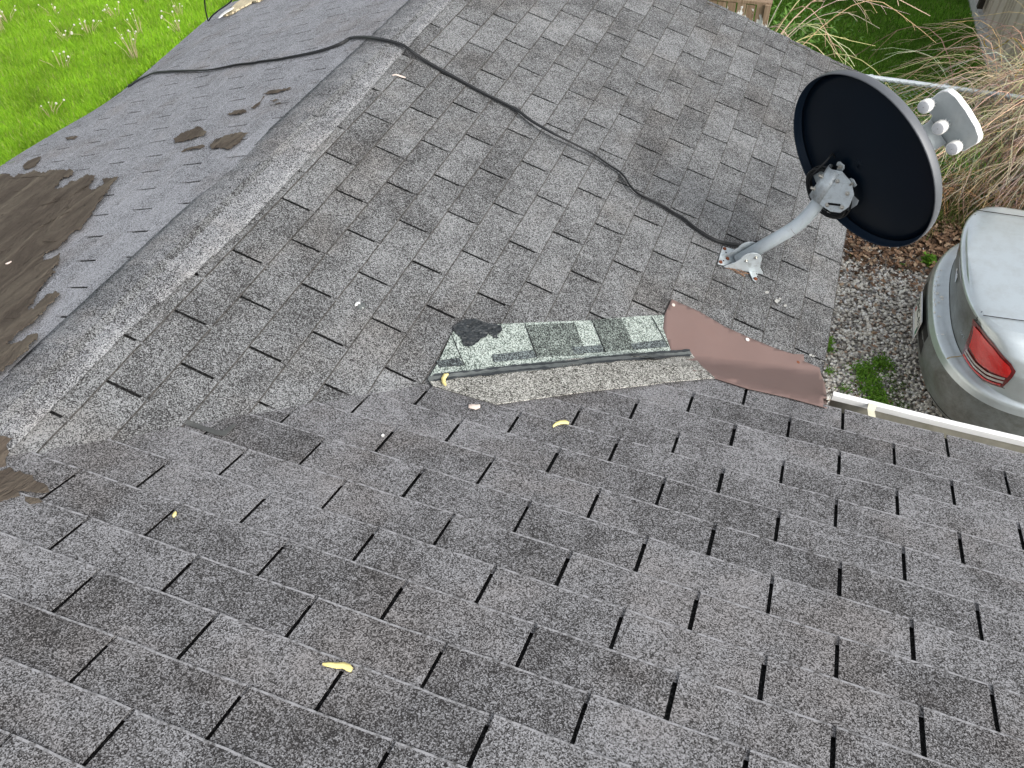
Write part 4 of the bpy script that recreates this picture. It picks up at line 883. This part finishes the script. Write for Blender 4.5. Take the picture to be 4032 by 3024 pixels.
# ------------------------------------------------------------------ neighbour's building with ribbed beige siding
b0, b1 = hzp(3840, 0, GZ+.12), hzp(3905, 235, GZ+.12)
dr_ = (b0-b1)/np.linalg.norm(b0-b1); near = b1-dr_*1.6; far = b1+dr_*7.5; nx_ = np.array([-dr_[1], dr_[0], 0.]);  # outward normal to -X
if nx_[0] > 0: nx_ = -nx_
nb = empty('neighbour_building', 'neighbouring building with ribbed beige siding on a pale concrete footing', 'building', loc=tuple(near))
def nobj(m, name, mat, **k): o = m.build(name, mat, nb, **k); o.matrix_parent_inverse = Matrix.Translation(-Vector(nb.location)); return o
L_ = float(np.linalg.norm(far-near)); dv = Vector(dr_); nv_ = Vector(nx_); O_ = Vector(near); O_.z = 0
MSID = plain('beige_siding', (.52,.45,.37), .55, .3, 0, .05, 5, ((.22,.17,.13), .25))
MFND = plain('concrete_footing', (.42,.42,.40), .9, .2, 0, .12, 25, ((.16,.15,.13), .8), .004)
hw_ = 2.6
m = MB(); m.box(O_+dv*L_/2-nv_*2.2+Vector((0,0,GZ+.14+hw_/2)), (L_, 4.3, hw_), Matrix((dv, nv_, Vector((0,0,1)))).transposed()); nobj(m, 'wall', MSID)
m = MB(); m.box(O_+dv*L_/2-nv_*2.15+Vector((0,0,GZ+.05)), (L_+.05, 4.33, .18), Matrix((dv, nv_, Vector((0,0,1)))).transposed()); nobj(m, 'footing', MFND)
m = MB(); m.box(O_+dv*L_/2-nv_*2.2+Vector((0,0,GZ+.14+hw_+.05)), (L_+.5, 4.9, .10), Matrix((dv, nv_, Vector((0,0,1)))).transposed()); nobj(m, 'roof', MTRIM)
rib = None; s0 = float((b1-near) @ dr_)
R3 = Matrix((dv, nv_, Vector((0,0,1)))).transposed().to_4x4()
s_ = .10; i = 0
while s_ < L_:
    if rib is None:
        m = MB(); m.prism([(-.024,0),(-.014,.016),(.014,.016),(.024,0)], (0,0,0), (1,0,0), (0,1,0), (0,0,1), hw_-.02); rib = m.build('siding_rib', MSID, nb)
    else: rib = rib.copy(); COL.objects.link(rib)
    rib.parent = nb; rib.matrix_basis = Matrix.Translation(O_+dv*s_-nv_*.048+Vector((0,0,GZ+.145))-Vector((near))) @ R3
    s_ += .10 if (i % 5) < 3 else .27; i += 1
cs = float((hzp(3888, 60, GZ+.12)-near) @ dr_)
m = MB(); m.box(O_+dv*cs-nv_*(-.03)+Vector((0,0,GZ+1.2)), (.075, .06, 2.0), Matrix((dv, nv_, Vector((0,0,1)))).transposed()); nobj(m, 'dark_trim', plain('dark_trim', (.035,.028,.022), .6, .3))
# ------------------------------------------------------------------ old peeling plank fence beyond the wing
pk = empty('plank_fence', 'old plank fence panel with peeling white paint past the roof edge', 'fence', loc=(-.9, 7.5, GZ))
kk = NT('peeling_white'); pn = kk.noise(7, 6, .7, vec=kk.scale((1.6,1.6,.55)), dist=.5)
wood = kk.ramp(kk.noise(9, 5, .7, vec=kk.scale((6,6,.6))), [(.3,(.16,.105,.065)),(.7,(.34,.25,.17))])
sx = kk.n('ShaderNodeSeparateXYZ'); kk.put(sx.inputs[0], kk.pos); pn = kk.mth('ADD', pn, kk.mth('MULTIPLY', kk.mth('SUBTRACT', -2.02, sx.outputs[2]), 1.1))
MPEEL = kk.fin(kk.mix(kk.ramp(pn, [(.40,0.),(.42,1.)]), wood, (.80,.80,.79)), .8, .2, nrm=kk.bump(pn, .6, .004))
pl0 = None; x = -2.1
xr_ = float(hitp(3012, 50, np.array([0,1,0.]), np.array([0,7.5,0]))[0][0]); pz = float(hitp(2960, 8, np.array([0,1,0.]), np.array([0,7.5,0]))[0][2])
x = xr_-.05
for i in range(16):
    m = MB(); w_ = .088; hgt = pz-GZ-.02+rnd.uniform(-.01,.01)
    m.box((x+rnd.uniform(-.002,.002)+.9, rnd.uniform(-.004,.004), hgt/2), (w_, .02, hgt), Matrix.Rotation(rnd.uniform(-.008,.008), 3, 'Y'))
    bevel(m.build('plank', MPEEL, pk), .003); x -= .098
m = MB(); m.box(((xr_-.75)+.9, .03, pz-GZ), (1.6, .09, .03)); m.build('cap_rail', MPEEL, pk)
m = MB(); m.box((xr_+.02+.9, .0, (pz-GZ)/2), (.05, .09, pz-GZ)); m.build('end_post', MPEEL, pk)
# ------------------------------------------------------------------ silver car, its rear towards the house corner
car = empty('silver_car', 'silver sedan parked on the gravel with its boot towards the house', 'car', loc=(1.235, 3.79, GZ))
car.rotation_euler.z = math.radians(2.0)
kk = NT('silver_paint'); 
MPAINT = kk.fin(kk.mix(kk.ramp(kk.noise(9, 6, .75), [(.45,0.),(.75,.55)]), (.50,.56,.585), (.37,.39,.385)), .28, .5, .55, coat=.7, nrm=kk.bump(kk.noise(900, 2), .04, .0005), **{'Coat Roughness': .12})
kk = NT('dusty_shaded_paint')
MDUSTSH = kk.fin(kk.mix(kk.ramp(kk.noise(6, 7, .8, dist=.4), [(.40,0.),(.65,1.)]), (.17,.19,.19), (.085,.088,.078)), .42, .4, .25, coat=.25, **{'Coat Roughness': .3})  # dust, plus the dark ground's reflection put into the colour
MBLK = plain('black_plastic', (.012,.012,.012), .6, .3); MGLS = plain('car_glass', (.012,.014,.016), .06, .6, 0, .02, 3, None, 0, 1.0)
MCHR = plain('chrome', (.72,.73,.74), .16, .5, 1.0, .03, 30)
kk = NT('red_lens'); MLENS = kk.fin(kk.mix(kk.ramp(kk.vor(170, 0), [(.2,0.),(.5,1.)]), (.42,.006,.008), (.62,.012,.012)), .12, .6, 0, coat=1.0, nrm=kk.bump(kk.vor(170, 0), .25, .002), **{'Emission Strength': 0})
MLENSD = plain('dark_red_lens', (.13,.004,.006), .15, .6, 0, .1, 20, None, 0, 1.0); MCLR = plain('clear_lens', (.45,.42,.41), .25, .6, .2, .15, 120, None, 0, .8)
MTYR = plain('tyre', (.018,.018,.018), .85, .3, 0, .1, 30); MRIMC = plain('alloy', (.45,.46,.47), .3, .5, .7)
LEN = 4.80
# rear profile: (height, rear x on the centre line, half width, corner length)
RPF = [(.20,.16,.80,.60),(.26,.09,.86,.62),(.34,.045,.885,.64),(.45,.012,.898,.66),(.56,.000,.902,.66),(.645,.012,.900,.64),(.690,.030,.893,.62),(.705,.052,.886,.60),(.715,.105,.872,.56),(.725,.128,.868,.54),(.80,.122,.866,.50),(.90,.108,.845,.46),(.98,.092,.80,.42),(1.04,.078,.735,.37),(1.066,.072,.70,.34),(1.080,.078,.675,.32),(1.090,.096,.65,.30)]
def rpar(z):
    a = [q[0] for q in RPF]; return [float(np.interp(z, a, [q[i] for q in RPF])) for i in (1,2,3)]
def cs(t, z, out=0.0):
    """body surface: t in [-1,1] round the tail (right flank to left flank), z height"""
    x0, w_, L_ = rpar(z); a = t*math.pi/2; n = 2.55
    if abs(t) <= 1: y_ = w_*math.copysign(abs(math.sin(a))**(2/n), t); x = x0 + L_*(1-abs(math.cos(a))**(2/n))
    else: y_ = w_*math.copysign(1, t); x = x0 + L_ + (abs(t)-1)*2.2
    return Vector((x, y_, z))
def csn(t, z):
    e = 1e-3; a = cs(t+e, z)-cs(t-e, z); b = cs(t, z+e)-cs(t, z-e); nn = a.cross(b)
    if nn.dot(cs(t, z)-Vector((1.6, 0, z))) < 0: nn = -nn
    return nn.normalized()
def cso(t, z, out): return cs(t, z) + csn(t, z)*out
tt = [-1.0+2*i/50 for i in range(51)]; tt = [-1.9,-1.7,-1.5,-1.35,-1.22,-1.1]+tt+[1.1,1.22,1.35,1.5,1.7,1.9]
def strip(z0, z1, nz, name, mat, t0=-9, t1=9, cut=None):
    m = MB(); T_ = [t for t in tt if t0 <= t <= t1]; zs = [z0+(z1-z0)*i/nz for i in range(nz+1)]
    V = [cs(t, z) for z in zs for t in T_]; n = len(T_)
    F = []
    for j in range(nz):
        for i in range(n-1):
            c_ = (V[j*n+i]+V[(j+1)*n+i+1])/2
            if cut and cut(c_): continue
            F.append((j*n+i, j*n+i+1, (j+1)*n+i+1, (j+1)*n+i))
    m.add(V, F); return m.build(name, mat, car, True)
WX = 1.06; WZ = .325
arch = lambda c_: (c_.x-WX)**2+(c_.z-WZ)**2 < .372**2
for (a, b, k_) in ((.20,.645,26),):
    strip(a, b, k_, 'rear_bumper', MDUSTSH, cut=arch)
strip(.645, .7245, 12, 'bumper_ledge', MPAINT, -1.02, 1.02)
strip(.645, .7245, 6, 'quarter_panel', MPAINT, 1.02, 9, cut=arch); strip(.645, .7245, 6, 'quarter_panel', MPAINT, -9, -1.02, cut=arch)
strip(.7245, 1.055, 24, 'boot_lid_face', MDUSTSH, -.56, .56)
strip(.7245, 1.055, 24, 'quarter_panel', MPAINT, .5599, 9)
strip(.7245, 1.055, 24, 'quarter_panel', MPAINT, -9, -.5599)
strip(1.055, 1.090, 6, 'boot_edge', MPAINT)
# boot lid top, shoulders
zs0 = 1.090; m = MB(); nx, ny = 26, 22; V = []
T_ = [t for t in tt]; V = []; rows_ = 10; n = len(T_)
for j in range(rows_+1):
    f = j/rows_
    for t in T_:
        p_ = cs(t, zs0); q = Vector((max(p_.x, .62) if False else p_.x+(1.3-p_.x)*f*.0, p_.y*(1-f), 0)); 
        xx = p_.x + f*(.0 if abs(t) > 1 else (cs(0, zs0).x-p_.x)*0)
        V.append(Vector((p_.x, p_.y*(1-f), zs0 + .032*math.sin(f*math.pi/2)**.8*(1) - .0*f)))
m.add(V, [(j*n+i, j*n+i+1, (j+1)*n+i+1, (j+1)*n+i) for j in range(rows_) for i in range(n-1)])
m.build('boot_lid', MPAINT, car, True)
# the rest of the body
def loft(name, secs, mat, smooth=True, parent=car):
    m = MB(); n = len(secs[0]); V = [q for s_ in secs for q in s_]
    m.add(V, [(a*n+i, a*n+i+1, (a+1)*n+i+1, (a+1)*n+i) for a in range(len(secs)-1) for i in range(n-1)]); return m.build(name, mat, parent, smooth)
def sec(x, w_, zt, zb=.20):
    P_ = [(w_*.90,zb),(w_*.985,.30),(w_,.50),(w_*.995,.70),(w_*.975,.85),(w_*.93,zt-.055),(w_*.86,zt-.012),(w_*.6,zt+.010),(0,zt+.022)]
    P_ = P_+[(-a, b) for a, b in P_[-2::-1]]; return [Vector((x, a, b)) for a, b in P_]
loft('body', [sec(2.62,.90,1.05), sec(3.2,.902,1.02), sec(3.7,.90,.98), sec(4.2,.885,.90), sec(4.55,.82,.82), sec(4.72,.70,.72), sec(4.80,.45,.60)], MPAINT)
loft('body', [[Vector((x, s_*.902, z)) for z in (.20,.30,.50,.70,.85,1.02)] for x in (2.60, 2.64) for s_ in (1,)], MPAINT)
def cabin(z, k): 
    f = (z-1.09)/.38; xr0 = 1.02+.72*f; xf0 = 3.45-.95*f; w_ = .80-.20*f
    pts = []
    for i in range(28):
        a = 2*math.pi*i/28; c_, s_ = math.cos(a), math.sin(a); pts.append(Vector(((xr0+xf0)/2+(xf0-xr0)/2*math.copysign(abs(c_)**.55, c_), w_*math.copysign(abs(s_)**.5, s_), z)))
    return pts+[pts[0]]
loft('window_glass', [cabin(1.09,0), cabin(1.25,0), cabin(1.42,0)], MGLS)
m = MB(); a = cabin(1.42,0)[:-1]; b = [Vector((p_.x, p_.y*.97, 1.45)) for p_ in a]; c_ = [Vector(((p_.x-2.1)*.8+2.1, p_.y*.75, 1.475)) for p_ in a]; n = 28
m.add(a+b+c_, [(i,(i+1)%n,n+(i+1)%n,n+i) for i in range(n)]+[(n+i,n+(i+1)%n,2*n+(i+1)%n,2*n+i) for i in range(n)]+[tuple(range(2*n,3*n))]); m.build('roof', MPAINT, car, True)
# wheels
for (wx, s_) in ((WX,1),(WX,-1),(3.83,1),(3.83,-1)):
    e = empty('wheel', None, None); e.parent = car; e.location = (wx, s_*.79, WZ)
    m = MB(); m.lathe([(.19,-.10),(.30,-.105),(.325,-.08),(.328,.0),(.325,.07),(.30,.095),(.20,.09)], (0,0,0), (0,s_,0), 36); m.build('tyre', MTYR, e, True)
    m = MB(); m.lathe([(.20,.04),(.205,.088),(.190,.088),(.17,.05)], (0,0,0), (0,s_,0), 30)
    for i in range(5):
        a = 2*math.pi*i/5; d_ = Vector((math.cos(a),0,math.sin(a))); m.box(d_*.10+Vector((0,s_*.055,0)), (.20,.03,.045), Matrix.Rotation(-a, 3, 'Y'))
    m.build('rim', MRIMC, e)
    m = MB(); m.tube([(wx+.372*math.cos(a), s_*.66, WZ+.372*math.sin(a)) for a in np.linspace(-.3, math.pi+.3, 16)], .02, 6); m.build('arch_liner', MBLK, car)
m = MB(); m.box((2.4,0,.42), (4.3,1.28,.36)); m.box((1.06,0,.5),(.9,1.5,.25)); m.box((.6,0,.28),(.7,1.3,.14)); m.build('underbody', MBLK, car)
# shape patches that follow the body
def decal(name, poly, mat, out, nt=14, nz=8, parent=car, thick=0, smooth=True):
    """poly in (t,z); clipped grid laid on the body surface"""
    bm = bmesh.new(); bm.faces.new([bm.verts.new((x, y_, 0)) for x, y_ in poly])
    xs = [q[0] for q in poly]; ys = [q[1] for q in poly]
    for i in range(1, nt):
        bmesh.ops.bisect_plane(bm, geom=bm.verts[:]+bm.edges[:]+bm.faces[:], plane_co=(min(xs)+(max(xs)-min(xs))*i/nt,0,0), plane_no=(1,0,0))
    for i in range(1, nz):
        bmesh.ops.bisect_plane(bm, geom=bm.verts[:]+bm.edges[:]+bm.faces[:], plane_co=(0,min(ys)+(max(ys)-min(ys))*i/nz,0), plane_no=(0,1,0))
    for v in bm.verts: v.co = cso(v.co.x, v.co.y, out)
    bmesh.ops.recalc_face_normals(bm, faces=bm.faces)
    me = bpy.data.meshes.new(name); bm.to_mesh(me); bm.free(); o = obj(name, me, mat, parent, smooth)
    if thick: solid(o, thick, 0)
    return o
def line(name, pts, r_, mat=MBLK, parent=car, out=.001, k=5):
    m = MB(); m.tube([cso(t, z, out) for t, z in pts], r_, k); return m.build(name, mat, parent, True)
for s_ in (-1, 1):
    lp = [(s_*0.365,.735),(s_*0.380,.86),(s_*0.445,1.02),(s_*0.545,1.025),(s_*0.685,1.005),(s_*0.820,.955),(s_*0.845,.93),(s_*0.745,.790),(s_*0.605,.742),(s_*0.465,.733)]
    bz = decal('tail_lamp', [(s_*0.357,.732),(s_*0.373,.865),(s_*0.440,1.032),(s_*0.545,1.036),(s_*0.690,1.015),(s_*0.830,.962),(s_*0.857,.93),(s_*0.750,.782),(s_*0.605,.733),(s_*0.465,.7285)], MLENSD, .006, parent=car)
    bz.name = 'tail_lamp'
    ins = [(s_*0.420,.86),(s_*0.465,1.010),(s_*0.545,1.014),(s_*0.680,.993),(s_*0.813,.945),(s_*0.825,.925),(s_*0.790,.875),(s_*0.665,.852),(s_*0.545,.835)]
    decal('lens', ins, MLENS, .012, parent=bz)
    decal('lens', [(s_*0.375,.742),(s_*0.382,.765),(s_*0.505,.757),(s_*0.625,.768),(s_*0.745,.808),(s_*0.740,.797),(s_*0.605,.751),(s_*0.475,.741)], MLENS, .010, parent=bz)
    for a in (0, 1):
        d0 = .028*a
        decal('clear_strip', [(s_*(.385+.008*a),.775+d0),(s_*(.388+.008*a),.792+d0),(s_*0.505,.784+d0),(s_*0.625,.798+d0),(s_*(.765+.01*a),.838+d0),(s_*(.76+.01*a),.822+d0),(s_*0.625,.782+d0),(s_*0.505,.768+d0)], MCLR, .0125, parent=bz)
    line('panel_gap', [(s_*(.455+.02*i), 1.034+.005*i) for i in range(3)]+[(s_*0.505,1.060),(s_*0.530,1.090)], .0028)
    m = MB(); m.tube([Vector((cs(s_*0.530,1.088).x+.002, s_*.56, 1.099)), Vector((.45, s_*.55, 1.109)), Vector((.9, s_*.54, 1.111))], .0026, 5); m.build('panel_gap', MBLK, car)
line('panel_gap', [(-.37+.74*i/30, .7255) for i in range(31)], .0035, out=.001)
for s_ in (-1,1): line('panel_gap', [(s_*(.36+.02*i), .7275+.0003*i) for i in range(5)] + [(s_*(.465+.1*i/3),.729+.004*i/3) for i in range(4)]+[(s_*(.605+.145*i/4),.733+.047*i/4) for i in range(5)]+[(s_*(.95+.12*i),.786-.0*i) for i in range(6)], .0025)
line('bumper_crease', [(.35+.6*i/20, .335-.01*math.sin(i/20*3.14)) for i in range(21)], .005, MBLK, out=-.001)
line('bumper_crease', [(-.95+.6*i/20, .335) for i in range(21)], .005, MBLK, out=-.001)
# brake light strip, plate, badges
decal('brake_light_strip', [(-.14,1.048),(-.14,1.064),(.14,1.064),(.14,1.048)], MLENSD, .003, 10, 2)
decal('plate_recess', [(-.17,.46),(-.155,.625),(.155,.625),(.17,.46)], MBLK, .0015, 10, 3)
pe = empty('licence_plate', None, None); pe.parent = car; pe.location = (-.016, 0, .545); 
m = MB(); m.box((0,0,0), (.004,.305,.152)); bevel(m.build('plate_sheet', plain('plate_white', (.62,.62,.58), .5, .4, 0, .04, 12), pe), .002)
m = MB()
for c_, d_ in (((-.003,0,-.088),(.014,.335,.026)),((-.003,0,.078),(.008,.335,.008)),((-.003,-.161,0),(.008,.012,.16)),((-.003,.161,0),(.008,.012,.16))): m.box(c_, d_)
bevel(m.build('plate_frame', MCHR, pe), .002)
m = MB(); m.box((-.0032,.118,.045-.09), (.001,.036,.030)); m.build('sticker', plain('red_sticker', (.30,.01,.02), .5, .4), pe)
m = MB(); m.box((-.0032,-.13,-.04), (.001,.03,.05)); m.build('sticker', plain('green_sticker', (.02,.16,.08), .5, .4), pe)
def text(name, s_, size, loc, mat, parent, ex=.001, rot=(math.pi/2, 0, -math.pi/2)):
    cu = bpy.data.curves.new(name, 'FONT'); cu.body = s_; cu.size = size; cu.extrude = ex; cu.align_x = 'CENTER'; cu.align_y = 'CENTER'
    o0 = bpy.data.objects.new(name, cu); me = bpy.data.meshes.new_from_object(o0); bpy.data.objects.remove(o0); bpy.data.curves.remove(cu); me.materials.clear(); me.materials.append(mat); o = bpy.data.objects.new(name, me); COL.objects.link(o); o.parent = parent; o.location = loc; o.rotation_euler = rot; return o
text('plate_lettering', 'DHC 413', .078, (-.0035, 0, .008), plain('plate_green', (.015,.04,.03), .5, .4), pe, .0006)
def badge(s_, tc, z, size, sp):
    e = empty('badge', None, None); e.parent = car
    for i, ch in enumerate(s_):
        t = tc-(i-(len(s_)-1)/2)*sp; p_ = cso(t, z, .002); nn = csn(t, z)
        o = text('badge_letter', ch, size, p_, MCHR, e, .0022); q = nn.to_track_quat('Z', 'Y'); zc = Vector((0,0,1)); rt = zc.cross(nn).normalized(); up_ = nn.cross(rt)
        o.rotation_euler = Matrix((rt, up_, nn)).transposed().to_euler()
badge('AVENGER', .305, .835, .034, .0225)
badge('SXT', -.30, .835, .034, .0235)
m = MB(); c_ = cso(0, .93, .003); n = csn(0, .93); yv_ = Vector((0,1,0)); zv = n.cross(yv_)*-1
zv = Vector((0,0,1)) - n*n.z; zv.normalize()
m.prism([(-.006,-.045),(-.030,-.020),(-.050,.030),(-.028,.048),(-.018,.030),(.018,.030),(.028,.048),(.050,.030),(.030,-.020),(.006,-.045)], c_, yv_, zv, n, .004)
bevel(m.build('emblem', MCHR, car), .0015)
# chipped paint and a rust streak on the ledge
for i in range(26):
    t = rnd.gauss(.02,.10); z = rnd.uniform(.690,.712); r_ = rnd.uniform(.002,.008)
    decal('paint_chip', [(t+r_*math.cos(a)*.8*(1+.5*n3(i,a)), z+r_*math.sin(a)*.5) for a in np.linspace(0,6.28,8)[:-1]], MWHITE, .0012, 1, 1, smooth=False)
decal('rust_streak', [(-.375,.69),(-.37,.722),(-.362,.722),(-.366,.69)], plain('rust_stain', (.36,.30,.17), .7, .3), .0012, 1, 4)
